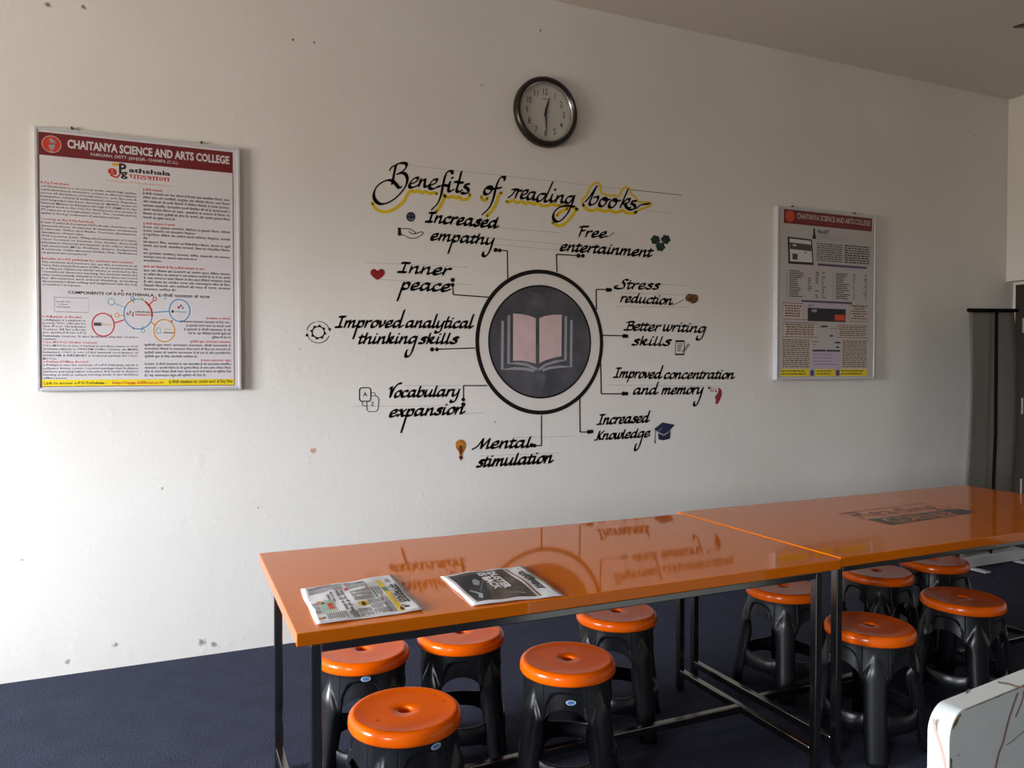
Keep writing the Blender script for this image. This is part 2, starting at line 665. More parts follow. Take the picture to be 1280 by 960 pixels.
dr = struct('door_1', b, M['dark_wood'])
b = MB()
b.box(ROOM_X1 - 0.02, ROOM_X1 + 0.1, DY1 - 0.06, DY1 + 0.03, 0, DZ + 0.03)
b.box(ROOM_X1 - 0.02, ROOM_X1 + 0.1, DY0 - 0.03, DY0 + 0.06, 0, DZ + 0.03)
b.box(ROOM_X1 - 0.02, ROOM_X1 + 0.1, DY0 + 0.06, DY1 - 0.06, DZ - 0.06, DZ + 0.03)
b.build('door_frame', M['dark_wood'], dr, bevel=0.003)
for (za, zb) in ((1.70, 1.82), (1.05, 1.18), (0.40, 0.53)):
    b = MB()
    b.box(ROOM_X1 - 0.026, ROOM_X1 - 0.02, DY1 - 0.046, DY1 - 0.032, za, zb)
    b.build('hinge', M['chrome'], dr)

# ------------------------------------------------------------------ tables
TH = 0.752
TS = 0.975


def make_table(label, loc, rotz, L, W, legx, legy0, legy1, ym):
    """local frame: x along the table, origin at the front-left corner of the top on the floor, y towards the wall"""
    t = thing('library_table', label, 'table', loc, rotz, 'orange tables joined end to end')
    b = MB()
    b.box(0, L, 0, W, TH - 0.0345, TH)
    b.build('tabletop', M['laminate'], t, bevel=0.0022)
    s = 0.0138
    for x in legx:
        for y in (legy0, legy1):
            b = MB()
            b.box(x - s, x + s, y - s, y + s, 0.0, TH - 0.036)
            b.build('leg', M['steel'], t, bevel=0.003)
    for y in (legy0, legy1):
        b = MB()
        b.box(legx[0] + s, legx[1] - s, y - s + 0.001, y + s - 0.001, TH - 0.059, TH - 0.0355)
        b.build('apron_rail', M['steel'], t, bevel=0.003)
    for x in legx:
        b = MB()
        b.box(x - s + 0.001, x + s - 0.001, legy0 + s, legy1 - s, TH - 0.059, TH - 0.0355)
        b.build('apron_rail', M['steel'], t, bevel=0.003)
        b = MB()
        b.box(x - s + 0.001, x + s - 0.001, legy0 + s, legy1 - s, 0.068, 0.097)
        b.build('side_stretcher', M['steel'], t, bevel=0.003)
    b = MB()
    b.box(legx[0] + s, legx[1] - s, ym - s, ym + s, 0.068, 0.097)
    b.build('center_stretcher', M['steel'], t, bevel=0.003)
    return t


T1 = make_table('nearer orange laminate table with two newspapers on it', (0.279, -2.085, 0), 0.0, 1.848, 0.917, (0.050, 1.754), 0.020, 0.795, 0.400)
T2X, T2Y, T2A = 2.137, -2.075, 0.45
T2 = make_table('farther orange laminate table with dark corner lettering on its top', (T2X, T2Y, 0.003), R(T2A), 1.97, 0.941, (0.017, 1.775), 0.033, 0.835, 0.424)

# lettering painted on the far table top
CT, ST = math.cos(R(T2A)), math.sin(R(T2A))


def on_t2(u, v, h=0.7362):
    return (u, v, h)          # u, v in the table's own frame


def t2_local(x, y):
    dx, dy = x * TS - T2X, CAM.y + (y - CAM.y) * TS - T2Y
    return dx * CT + dy * ST, -dx * ST + dy * CT


def t2fn(h):
    return lambda x, y: t2_local(x, y) + (h,)


k = Ink(t2fn(TH + 0.0006))
k.poly([(2.846, -1.690), (3.40, -1.655), (3.47, -1.63), (3.48, -1.60), (3.47, -1.545), (2.852, -1.560)])
band = k.build('lettering_band', M['mark_grey'], T2, world=False, label='dark band reading CORNER')
k = Ink(t2fn(TH + 0.0011))
k.text('CORNER', 2.90, 3.36, -1.662, 0.088, fat=0.012, res=2, up=1.0)
k.mb.build('lettering_corner', M['laminate'], band)
k = Ink(t2fn(TH + 0.0006))
k.text('Reading', 2.875, 3.42, -1.515, 0.115, fat=-0.012, res=2, up=1.0)
k.line([(2.850, -1.552), (2.842, -1.41), (3.45, -1.372), (3.46, -1.535)], 0.006)
k.build('lettering_reading', M['mark_grey'], T2, world=False)

# ------------------------------------------------------------------ stools
def leg_R(z):
    return 0.149 + (0.205 - 0.149) * max(0.0, (0.405 - z) / 0.405) ** 1.15


def smooth01(x):
    x = max(0.0, min(1.0, x))
    return x * x * (3 - 2 * x)


def half_angle(z):
    if z >= 0.336:
        return R(45)
    if z >= 0.276:
        q = (z - 0.276) / 0.06                      # 0 at the foot of the arch, 1 at its crown
        return R(17.5) + R(27.5) * (1 - math.sqrt(max(0.0, 1 - q * q)))
    return R(17.5 - 6.0 * (0.276 - z) / 0.276)


def shell_point(th0, s, z):
    a = half_angle(z)
    ang = a * s
    r_ = leg_R(z)
    wa = R(3) + R(13) * smooth01((0.392 - z) / 0.11)
    amp = 0.013 * smooth01((0.392 - z) / 0.08)
    q = ang / wa
    if abs(q) < 1:
        r_ += amp * math.sqrt(1 - q * q)
    gap = abs(abs(ang) - R(45))
    zt = 0.391 - 0.055 * min(1.0, gap / R(25)) ** 4
    if z < zt:
        r_ -= 0.007 * smooth01((zt - z) / 0.005) * smooth01((R(26) - gap) / R(2.5))
    r_ -= 0.030 * smooth01((0.30 - z) / 0.05) * abs(s) ** 5
    return (r_ * math.cos(th0 + ang), r_ * math.sin(th0 + ang), z)


def make_stool():
    t = thing('stool', 'stool', 'stool', (0, 0, 0), 0, 'round orange and black plastic stools')
    b = MB()
    b.lathe([(0.138, 0.413), (0.150, 0.411), (0.158, 0.412), (0.1605, 0.416), (0.161, 0.424), (0.160, 0.435), (0.157, 0.443), (0.151, 0.4485),
             (0.144, 0.4505), (0.138, 0.4495), (0.10, 0.4478), (0.05, 0.447), (0.0245, 0.447), (0.0215, 0.4455), (0.0205, 0.441), (0.0195, 0.420)], 72)
    b.build('seat', M['seat'], t, smooth=True)
    LEGA = R(17.5)
    zs = [0.416, 0.408, 0.400, 0.395, 0.392, 0.3895, 0.387, 0.384, 0.381, 0.377, 0.373, 0.369, 0.365, 0.361, 0.357, 0.352, 0.348, 0.344, 0.3362, 0.3355, 0.333, 0.328, 0.322, 0.314, 0.305, 0.296, 0.286, 0.276]
    NS = 18
    for q in range(4):                            # one arched panel between each pair of legs
        b = MB()
        for (th, sg) in ((q * PI / 2, 1), ((q + 1) * PI / 2, -1)):
            vs = []
            for z in zs:
                a_ = half_angle(z)
                for i in range(NS + 1):
                    ang = LEGA + (a_ - LEGA) * i / NS
                    vs.append(shell_point(th, sg * ang / a_, z))
            fs = [(j * (NS + 1) + i, (j + 1) * (NS + 1) + i, (j + 1) * (NS + 1) + i + 1, j * (NS + 1) + i + 1) for j in range(len(zs) - 1) for i in range(NS)]
            b.add(vs, [f[::-1] for f in fs] if sg < 0 else fs)
        b.build('arch_panel', M['black_plastic'], t, smooth=50, solid=0.004, weld='merge')
    zl = zs + [0.262, 0.245, 0.22, 0.19, 0.16, 0.13, 0.10, 0.07, 0.04, 0.018, 0.0]
    for q in range(4):
        th = q * PI / 2
        b = MB()
        n2 = 22
        vs = [shell_point(th, (-1 + 2 * i / n2) * min(LEGA, half_angle(z)) / half_angle(z), z) for z in zl for i in range(n2 + 1)]
        fs = [(j * (n2 + 1) + i, (j + 1) * (n2 + 1) + i, (j + 1) * (n2 + 1) + i + 1, j * (n2 + 1) + i + 1) for j in range(len(zl) - 1) for i in range(n2)]
        b.add(vs, fs)
        b.build('leg', M['black_plastic'], t, smooth=True, solid=0.004)
    for q in range(4):
        th = q * PI / 2 + PI / 4
        b = MB()
        n3 = 14
        rows = []
        for (dz, dr) in ((0.160, -0.032), (0.1595, -0.026), (0.156, -0.022), (0.125, -0.020), (0.101, -0.020)):
            row = []
            for i in range(n3 + 1):
                a = -R(33) + R(66) * i / n3
                e = (abs(a) / R(33)) ** 4
                z = dz + (0.012 * e if dz > 0.12 else -0.016 * e)
                row.append(((leg_R(0.12) + dr) * math.cos(th + a), (leg_R(0.12) + dr) * math.sin(th + a), z))
            rows.append(row)
        b.add([p for r_ in rows for p in r_], [(j * (n3 + 1) + i, (j + 1) * (n3 + 1) + i, (j + 1) * (n3 + 1) + i + 1, j * (n3 + 1) + i + 1)
                                              for j in range(len(rows) - 1) for i in range(n3)])
        b.build('brace', M['black_plastic'], t, smooth=50, solid=0.004)
    return t


def px_to_z(px, py, z):
    F = Vector((math.sin(YAW) * math.cos(PIT), math.cos(YAW) * math.cos(PIT), -math.sin(PIT)))
    RT = Vector((math.cos(YAW), -math.sin(YAW), 0))
    U = RT.cross(F)
    d = F + RT * ((px - 640) / FPX) + U * ((480 - py) / FPX)
    kk = (z - CAM.z) / d.z
    return CAM + d * kk


# (pixel of the seat's finger hole, turn of one leg from the line to the camera in degrees, label)
STOOLS = [
    ((506.5, 886), -24, 'round orange stool nearest the camera, with an oval sticker and two pinholes in its seat'),
    ((709.6, 822), 42, 'round orange stool standing out in front of the nearer table, blue oval sticker facing out'),
    ((453, 810), 44, 'round orange stool behind the left front leg of the nearer table'),
    ((576, 789), 46, 'round orange stool with half its seat hidden under the newspaper table edge, without sticker'),
    ((770.7, 763), 40, 'round orange stool under the middle of the nearer table, beyond the sticker stool'),
    ((979, 732), 4, 'round orange stool just left of the table joint, behind the steel legs'),
    ((1087, 780), 8, 'round orange stool crossed by the steel leg at the table joint'),
    ((1203, 746), 22, 'round orange stool at far right, in front of the farther table'),
    ((1096, 713), 6, 'round orange stool under the farther table, close to the table joint'),
    ((1167, 699), 10, 'farthest round orange stool, deepest under the farther table'),
]
proto = make_stool()
stools = []
for i, (pp, turn, lab) in enumerate(STOOLS):
    st = proto if i == 0 else copy_tree(proto)
    p = px_to_z(pp[0], pp[1], 0.448)
    st.location = (p.x, p.y, 0.0)
    toward = math.atan2(CAM.y - p.y, CAM.x - p.x)
    st.rotation_euler = (0, 0, toward + R(turn))
    st['label'] = lab
    stools.append((st, turn))


def add_sticker(si, d_ang, z):
    st, turn = stools[si]
    a0 = R(d_ang - turn)                      # in the stool's own frame
    for (nm, ru, rv, h, m) in (('sticker', 0.0165, 0.0085, 0.0022, M['sticker_rim']), ('sticker_print', 0.011, 0.0062, 0.0027, M['sticker'])):
        r0 = leg_R(z) - (0.007 if si == 1 else 0) + h
        b = MB()
        n = 24
        pts = [(ru * math.cos(2 * PI * i / n), rv * math.sin(2 * PI * i / n)) for i in range(n)]
        b.add([((r0) * math.cos(a0 + u / r0), r0 * math.sin(a0 + u / r0), z + v) for (u, v) in pts], [tuple(range(n))])
        if nm == 'sticker':
            par = b.build(nm, m, st, label='silver and blue oval sticker')
        else:
            b.build(nm, m, par)


add_sticker(0, 33, 0.397)
add_sticker(1, 4, 0.360)
add_sticker(2, 4, 0.399)
b = MB()
for (u, v) in ((0.105, 0.052), (0.118, 0.0), (-0.09, -0.04)):
    c_, s_ = math.cos(-stools[0][0].rotation_euler.z), math.sin(-stools[0][0].rotation_euler.z)
    x, y = u * c_ - v * s_, u * s_ + v * c_
    b.lathe([(0.0036, 0.4490), (0.0001, 0.4491)], 12, (x, y, 0))
b.build('pinhole', M['scuff'], stools[0][0], label='dark pinholes in the seat')

# ------------------------------------------------------------------ wall posters
class Board:
    def __init__(self, name, label, x0, x1, z0, z1, depth, paper='print_white'):
        self.t = thing(name, label, 'poster', ((x0 + x1) / 2, -0.001, z0))
        self.x0, self.x1, self.z0, self.z1, self.d = x0, x1, z0, z1, depth
        fw = 0.013
        b = MB()
        y0, y1 = -depth, -0.001
        b.box(x0, x0 + fw, y0, y1, z0, z1)
        b.box(x1 - fw, x1, y0, y1, z0, z1)
        b.box(x0 + fw, x1 - fw, y0, y1, z1 - fw, z1)
        b.box(x0 + fw, x1 - fw, y0, y1, z0, z0 + fw)
        b.build('frame', M['aluminium'], self.t, world=True, bevel=0.002)
        b = MB()
        b.box(x0 + fw, x1 - fw, -depth + 0.004, -0.004, z0 + fw, z1 - fw)
        self.sheet = b.build('printed_sheet', M[paper], self.t, world=True)
        for u in (0.17, 0.80):
            b = MB()
            cx = x0 + (x1 - x0) * u
            b.tube([(cx, -0.001, z1 + 0.012), (cx, -0.02, z1 + 0.012)], 0.005, 8)
            b.tube([(cx, -0.012, z1 + 0.012), (cx, -0.012, z1 - 0.004)], 0.0025, 6)
            b.build('nail', M['print_black'], self.t, world=True)

    def ink(self, layer=1):
        h = -self.d + 0.004 - 0.0005 * layer
        return Ink(lambda u, v: (self.x0 + (self.x1 - self.x0) * u, h, self.z1 - (self.z1 - self.z0) * v))


P1 = Board('notice_board', 'larger framed poster left of the mural, with a yellow strip along its foot', -0.56, 0.312, 1.315, 2.505, 0.030)
asp1 = 1.19 / 0.872       # v units are taller than u units


def lines(rows, u0, u1, v0, dv, cap, fat=0.004, last=None):
    ink = P1.ink(1)
    full = max(len(r_) for r_ in rows)
    for i, r_ in enumerate(rows):
        c_ = u1
        if i == len(rows) - 1 and last is not None:
            c_ = u0 + (u1 - u0) * last
        elif len(r_) < 0.62 * full:
            c_ = u0 + (u1 - u0) * len(r_) / full
        ink.text(r_, u0, c_, v0 + dv * i, cap, fat)
    ink.build('paragraph', M['print_black'], P1.sheet)


class Headings:
    def text(self, body_, u0, u1, base, cap, fat):
        ink = P1.ink(1)
        ink.text(body_, u0, u1, base, cap, fat)
        ink.build('heading', M['print_red'], P1.sheet)



k = P1.ink(1)
k.rect(0.020, 0.020, 0.962, 0.106)
hb = k.build('header_band', M['print_maroon'], P1.sheet)
k = P1.ink(2)
k.text('CHAITANYA SCIENCE AND ARTS COLLEGE', 0.150, 0.944, 0.0695, 0.030, fat=0.034, res=2)
k.text('PAMGARH, DISTT -JANJGIR- CHAMPA (C.G.)', 0.256, 0.677, 0.0915, 0.0115, fat=0.006, res=2)
k.build('college_name', M['print_white'], P1.sheet, label='white college name on the maroon band')
k = P1.ink(2)
k.ellipse((0.079, 0.063), 0.043, 0.0315)
k.build('emblem', M['print_red'], P1.sheet, label='round red college emblem')
k = P1.ink(3)
k.ring((0.079, 0.063), 0.044, 0.0322, 0.003, 0.0022)
k.build('emblem_rim', M['print_beige'], P1.sheet)
k = P1.ink(3)
k.poly([(0.068, 0.043), (0.078, 0.040), (0.090, 0.048), (0.105, 0.062), (0.092, 0.070), (0.090, 0.080), (0.080, 0.086), (0.069, 0.080), (0.066, 0.066), (0.072, 0.056)])
k.ellipse((0.079, 0.0895), 0.010, 0.002, 10)
k.build('emblem_figure', M['print_grey'], P1.sheet)
k = P1.ink(4)
k.line([(0.071, 0.063), (0.085, 0.060), (0.099, 0.063)], 0.007, smooth=True, aspect=asp1)
k.build('emblem_stroke', M['print_red'], P1.sheet)
# thin border of the sheet
k = P1.ink(1)
k.line([(0.021, 0.106), (0.021, 0.982)], 0.0035)
k.line([(0.962, 0.106), (0.962, 0.982)], 0.0035)
k.line([(0.0195, 0.983), (0.9635, 0.983)], 0.0035, aspect=asp1)
k.build('border_line', M['print_maroon'], P1.sheet)
# the e-Pg Pathshala mark
k = P1.ink(1)
k.text('e', 0.336, 0.378, 0.156, 0.034, fat=0.03, res=3)
k.text('पाठशाला', 0.437, 0.638, 0.1655, 0.017, fat=0.012, res=3)
k.line([(0.350, 0.160), (0.378, 0.165), (0.396, 0.150)], 0.008, smooth=True, aspect=asp1)
k.build('logo_red', M['print_red'], P1.sheet, label='red part of the course logo')
k = P1.ink(1)
k.text('P', 0.389, 0.424, 0.147, 0.036, fat=0.03, res=3)
k.text('g', 0.397, 0.430, 0.160, 0.026, fat=0.03, res=3)
k.text('athshala', 0.436, 0.640, 0.1405, 0.0165, fat=0.03, res=3)
k.build('logo_black', M['print_black'], P1.sheet, label='black part of the course logo')
k = P1.ink(1)
k.text('COMPONENTS OF E-PG PATHSHALA', 0.145, 0.552, 0.6265, 0.0105, fat=0.02, res=2)
k.text('ई-पीजी पाठशाला के घटक', 0.572, 0.837, 0.6265, 0.0105, fat=0.012, res=2)
k.build('diagram_title', M['print_black'], P1.sheet)
k = P1.ink(1)
k.text('A Gateway to all Post Graduate Courses', 0.328, 0.641, 0.184, 0.0062, fat=0.0)
k.ellipse((0.372, 0.1165), 0.018, 0.006, 12)
k.build('logo_tagline', M['print_amber'], P1.sheet)

body = P1.ink(1)
red = Headings()
LC = (0.028, 0.472)
CAP = 0.0076
red.text('E-Pg Pathshala', 0.028, 0.155, 0.213, CAP, 0.012)
lines(['e-PGPathshala is a one portal under which high quality,', 'curriculum-based, interactive content in different subjects',
             'across all disciplines of social sciences, arts, fine arts &', 'humanities, natural & mathematical sciences, linguistics',
             'and languages has been developed. MHRD, under its', 'National Mission on Education through ICT (NME-ICT), has',
             'assigned work to the UGC for development of e-content in', '77 subjects at postgraduate level. The content and its',
             'quality is the key component of education system.'], *LC, 0.2265, 0.01265, CAP, last=0.82)
red.text('Content in the E-Pg Pathshala', 0.028, 0.268, 0.3505, CAP, 0.012)
lines(['E-text (Textbook Document PDF/e-Books: illustration, video', 'demonstrations, documents & interactive simulations)',
             'E-tutorial: Video and Audio Content (Animation,', 'Simulations, Virtual Labs)',
             'Web resources (Links, Wikipedia Development of Course,', 'Open Content on Internet, Case Studies, Anecdotal',
             'information, Historical development of the subject, Articles)', 'Self assessment (MCQ, Problems, Quizzes, Assignments',
             '& solutions, Online discussion forums, FAQ, Clarifications', 'on general misconceptions)'], *LC, 0.363, 0.01265, CAP, last=0.46)
red.text('Benefits of e-PG pathshala for students and teachers', 0.028, 0.452, 0.4995, CAP, 0.012)
lines(['The students and teachers can use this e-content as an', 'Open Educational Resource (OER) or as resource material',
             'in a Flipped Classroom model where, is oriented to the', 'conventional classroom teaching, the students watch the',
             'video lectures/study material at home and classroom is used', 'for discussions and critical thinking, including',
             'discussions/problem solving and assignments with the help', 'of teachers and peers.'], *LC, 0.5125, 0.0122, CAP, last=0.4)
RC = (0.502, 0.945)
red.text('ई-पीजी पाठशाला', 0.502, 0.600, 0.2085, CAP, 0.01)
hin = ['ई-पीजी पाठशाला एक ऐसा पोरटल है जिसके तहत सामाजिक विजान, कला,', 'ललित कला और मानविकी, पाकृतिक और गणितीय विजान, भाषा विजान',
       'और भाषाओ के सभी विषयो मे विविध विषयो मे उचच गुणवता,', 'पाठयकम आधारित, इंटरएकटिव सामगी विकसित की गई है। एमएचआरडी ने',
       'अपने राषटीय मिशन के तहत, आईसीटी के माधयम से शिका पर', 'विकास का काम यूजीसी को सौपा है। सामगी और उसकी गुणवता शिका',
       'पणाली का मुखय घटक है।']
lines(hin, *RC, 0.2235, 0.01585, CAP * 1.05, 0.008, last=0.36)
red.text('ई-पीजी पाठशाला मे सामगी', 0.502, 0.660, 0.342, CAP, 0.01)
lines(['ई-पाठ: पाठ पुसतक दसतावेज, पीडीएफ ई-पुसतके चितण, वीडियो', 'पदरशन, दसतावेज और इंटरएकटिव सिमुलेशन', 'ई-टयूटोरियल: वीडियो और आडियो सामगी एनिमेशन, सिमुलेशन, आभासी',
             'लैब', 'वेब संसाधन: लिंक, पाठयकम का विकिपीडिया विकास, इंटरनेट पर खुली', 'सामगी, केस सटडी, वासतविक जानकारी, विषय का ऐतिहासिक विकास,', 'लेख',
             'सव मूलयांकन: एमसीकयू, समसयाएं, कविज, असाइनमेंट और समाधान,', 'आनलाइन चरचा मंच, सामानय गलत धारणाओ पर', 'सपषटीकरण।'],
      *RC, 0.356, 0.0148, CAP * 1.0, 0.008, last=0.2)
red.text('छातो और शिकको के लिए ई-पीजी पाठशाला के लाभ', 0.502, 0.808, 0.5125, CAP, 0.01)
lines(['छात और शिकक इस ई-सामगी का उपयोग मुकत शैकिक संसाधन', 'या फलिप किए गए ककाओ मे एक संसाधन सामगी के रप मे कर सकते',
             'है, जहा परंपरागत कका शिकण के लिए छात वीडियो वयाखयान देखते', 'है और कका का उपयोग चरचा और महतवपूरण सोच के लिए,',
             'जिसमे शिकको और साथियो की मदद से चरचा, समसया', 'समाधान शामिल है।'], *RC, 0.5285, 0.0148, CAP * 1.0, 0.008, last=0.36)
red.text('e-Adhyayan (e-Books)', 0.028, 0.205, 0.7195, CAP, 0.012)
lines(['e-Adhyayan is a platform to', 'provide 700+ e-Books for', 'the Post Graduate', 'Courses. All the e-Books', 'are derived from e-PG'], 0.028, 0.225, 0.7325, 0.0118, CAP)
lines(['Pathshala courses. It also facilitates play-list of video', 'content.'], *LC, 0.7935, 0.0115, CAP, last=0.14)
red.text('UGC MOOCs (Online Courses)', 0.028, 0.275, 0.817, CAP, 0.012)
lines(['UGC-MOOCs is one of vertical to produce course on Post', 'Graduate subjects in SWAYAM (Online Courses, An MHRD',
             'Initiative). UGC is one of the national coordinator of', 'SWAYAM & INFLIBNET is technical partner for UGC-', 'MOOCs.'], *LC, 0.830, 0.0125, CAP, last=0.14)
red.text('e-Pathya (Offline Access)', 0.028, 0.235, 0.8915, CAP, 0.012)
lines(['e-Pathya is one the verticals of e-PG Pathshala which is', 'software driven course / content package that facilitates',
             'students pursuing higher education (PG level) in distance', 'learning as well as campus learning mode. It also facilitates', 'offline access.'],
      *LC, 0.904, 0.01245, CAP, last=0.25)
red.text('ई-अधययन (ई-पुसतके)', 0.815, 0.945, 0.712, CAP, 0.01)
hb2 = P1.ink(1)
for i, (a, s_) in enumerate(((0.682, 'ई-अधययन पाठशाला पाठयकम के लिए 700+'), (0.712, 'ई-पुसतके पदान करने का मंच है। सभी'), (0.700, 'ई-पुसतके ई-पीजी पाठशाला से ली'), (0.722, 'गई है। यह वीडियो सामगी सूची की'), (0.845, 'सुविधा भी देता है।'))):
    hb2.text(s_, a, 0.945, 0.728 + 0.0155 * i, CAP, 0.008)
hb2.build('paragraph', M['print_black'], P1.sheet)
red.text('यूजीसी मूक (आनलाइन पाठयकम)', 0.730, 0.945, 0.8085, CAP, 0.01)
lines(['यूजीसी-मूक सवयं आनलाइन पाठयकम, पीजी पाठयकमो मे', 'सनातकोतर विषयो पर पाठयकम तैयार करने के लिए एक कारयकेत है।',
             'यूजीसी सवयं के राषटीय समनवयक मे से एक है और इनफलिबनेट', 'यूजीसी-मूक के लिए तकनीकी भागीदार है।'], *RC, 0.824, 0.0152, CAP, 0.008, last=0.6)
red.text('ई-पाठय (आफलाइन पहुंच)', 0.785, 0.945, 0.8845, CAP, 0.01)
lines(['ई-पाठय, ई-पीजी पाठशाला का एक कारयकेत है जो साफटवेयर संचालित', 'पाठयकम / सामगी पैकेज है जो दूरसथ शिका के साथ-साथ परिसर शिका',
             'मोड मे उचच शिका पीजी सतर पापत करने वाले छातो को सुविधा देता', 'है। यह आफलाइन पहुंच की सुविधा भी देता है।'], *RC, 0.900, 0.0152, CAP, 0.008, last=0.7)
for i, s_ in enumerate(('Scan QR Code', 'to Access', 'e-PG Pathshala')):
    body.text_at(s_, 0.122, 0.660 + 0.0105 * i, 0.0055, aspect=asp1 * 0.95, align='c')
body.build('code_caption', M['print_black'], P1.sheet)
k = P1.ink(1)
k.line([(0.082, 0.642), (0.238, 0.642), (0.238, 0.697), (0.082, 0.697), (0.082, 0.642)], 0.0022)
k.build('code_box', M['print_grey'], P1.sheet)
# diagram of circles joined to a hub
class DiagramInk:
    """every mark of the diagram becomes a part of its own"""
    def __init__(self, m):
        self.m = m

    def __getattr__(self, fn):
        def draw(*a_, **k_):
            ink = P1.ink(1)
            getattr(ink, fn)(*a_, **k_)
            nm = {'ring': 'diagram_circle', 'line': 'diagram_link', 'ellipse': 'diagram_dot', 'text': 'diagram_label', 'rect': 'diagram_label'}[fn]
            ink.build(nm, M[self.m], P1.sheet)
        return draw


dg_ = {c: DiagramInk(c) for c in ('print_blue', 'print_red', 'print_amber', 'print_teal', 'print_dark')}
hub = (0.474, 0.698)


def spoke(c, p, q, wd=0.006):
    dg_[c].line([p, q], wd, aspect=asp1)


def dring(c, p, r_, wd=0.006, a0=0, a1=2 * PI):
    dg_[c].ring(p, r_, r_ / asp1 * 1.0 * 1.16, wd, wd / asp1, 36, a0, a1)


dring('print_blue', hub, 0.072, a0=R(10), a1=R(215))
dring('print_teal', hub, 0.072, a0=R(245), a1=R(300))
dring('print_amber', hub, 0.072, a0=R(215), a1=R(245))
dring('print_red', hub, 0.072, wd=0.009, a0=R(300), a1=R(370))
dring('print_red', (0.306, 0.743), 0.055)
dring('print_blue', (0.680, 0.679), 0.055)
dring('print_amber', (0.602, 0.762), 0.055)
dring('print_teal', (0.345, 0.653), 0.017, 0.004)
dring('print_blue', (0.447, 0.637), 0.010, 0.004)
dring('print_red', (0.556, 0.636), 0.010, 0.004)
dring('print_amber', (0.372, 0.705), 0.011, 0.004)
dring('print_teal', (0.497, 0.764), 0.010, 0.004)
spoke('print_red', (0.361, 0.735), (0.406, 0.722))
spoke('print_blue', (0.546, 0.690), (0.626, 0.684))
spoke('print_amber', (0.532, 0.727), (0.560, 0.742))
spoke('print_teal', (0.361, 0.658), (0.410, 0.675), 0.004)
spoke('print_blue', (0.449, 0.646), (0.454, 0.655), 0.004)
spoke('print_red', (0.548, 0.644), (0.522, 0.664), 0.005)
spoke('print_amber', (0.383, 0.705), (0.402, 0.705), 0.004)
spoke('print_teal', (0.496, 0.755), (0.494, 0.744), 0.004)
for (c, u, v) in (('print_red', 0.397, 0.608), ('print_amber', 0.495, 0.637), ('print_teal', 0.607, 0.633), ('print_red', 0.450, 0.755), ('print_red', 0.640, 0.723), ('print_teal', 0.345, 0.706)):
    dg_[c].ellipse((u, v), 0.005, 0.0037, 10)
dg_['print_dark'].rect(0.262, 0.735, 0.297, 0.748)
dg_['print_amber'].text('MOOCs', 0.299, 0.350, 0.748, 0.010, 0.0)
dg_['print_dark'].text('P g', 0.432, 0.452, 0.703, 0.017, 0.02)
dg_['print_dark'].text('athshala', 0.458, 0.535, 0.692, 0.007, 0.02)
dg_['print_red'].text('e', 0.414, 0.430, 0.704, 0.018, 0.01)
dg_['print_red'].text('पाठशाला', 0.458, 0.535, 0.705, 0.008, 0.01)
dg_['print_dark'].ellipse((0.645, 0.684), 0.007, 0.006, 8)
dg_['print_blue'].text('Adhyayan', 0.656, 0.715, 0.687, 0.007, 0.0)
dg_['print_blue'].ellipse((0.696, 0.668), 0.006, 0.005, 8)
dg_['print_red'].ellipse((0.676, 0.667), 0.007, 0.005, 8)
dg_['print_dark'].ellipse((0.686, 0.660), 0.006, 0.004, 8)
dg_['print_dark'].rect(0.598, 0.768, 0.650, 0.772)
dg_['print_amber'].rect(0.598, 0.756, 0.638, 0.758)
dg_['print_teal'].line([(0.560, 0.770), (0.566, 0.752), (0.580, 0.750), (0.584, 0.772), (0.562, 0.772)], 0.004)
k = P1.ink(1)
k.rect(0.022, 0.957, 0.961, 0.9815)
k.build('link_strip', M['print_yellow'], P1.sheet, label='yellow strip with the link')
k = P1.ink(2)
k.text('Link to access e-PG Pathshala :', 0.030, 0.320, 0.9745, 0.0105, 0.008)
k.text('ई-पीजी पाठशाला का उपयोग करने के लिए लिंक', 0.622, 0.955, 0.974, 0.011, 0.008)
k.build('link_text', M['print_black'], P1.sheet)
k = P1.ink(2)
k.text('https://epgp.inflibnet.ac.in', 0.345, 0.595, 0.9745, 0.0105, 0.012)
k.build('link_address', M['print_red'], P1.sheet)

# the second, darker-looking board right of the mural
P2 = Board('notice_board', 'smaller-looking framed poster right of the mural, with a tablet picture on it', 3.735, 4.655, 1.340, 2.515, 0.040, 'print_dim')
rnd = random.Random(5)
k = P2.ink(1)
k.rect(0.062, 0.016, 0.957, 0.096)
k.build('header_band', M['print_maroon'], P2.sheet)
k = P2.ink(2)
k.text('CHAITANYA SCIENCE AND ARTS COLLEGE', 0.190, 0.937, 0.062, 0.030, fat=0.018, res=2)
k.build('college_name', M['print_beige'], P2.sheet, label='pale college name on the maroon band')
k = P2.ink(2)
k.ellipse((0.120, 0.054), 0.043, 0.034)
k.text('PAMGARH, DISTT -JANJGIR- CHAMPA (C.G.)', 0.290, 0.690, 0.083, 0.0095, 0.0)
k.build('emblem', M['print_orange'], P2.sheet, label='round red college emblem and small line under the name')


def greek(ink, u0, u1, v0, v1, n, th=0.42, ragged=0.0, words=(0.05, 0.13), align='l'):
    """rows of word-length dashes for print too small to read"""
    base, ink = ink, P2.ink(3)
    dv = (v1 - v0) / n
    for i in range(n):
        end = u1 - (u1 - u0) * (rnd.random() * ragged)
        sh = (u1 - end) / 2 if align == 'c' else 0
        u = u0 + sh
        end += sh
        while u < end - 0.004:
            wd = min(rnd.uniform(*words) * (u1 - u0) * 1.3, end - u)
            ink.rect(u, v0 + dv * i, u + wd, v0 + dv * (i + th))
            u += wd + 0.007
    ink.build('print_block', M['print_grey' if base is orr else 'print_dark' if base is gr_ else 'print_black'], P2.sheet)


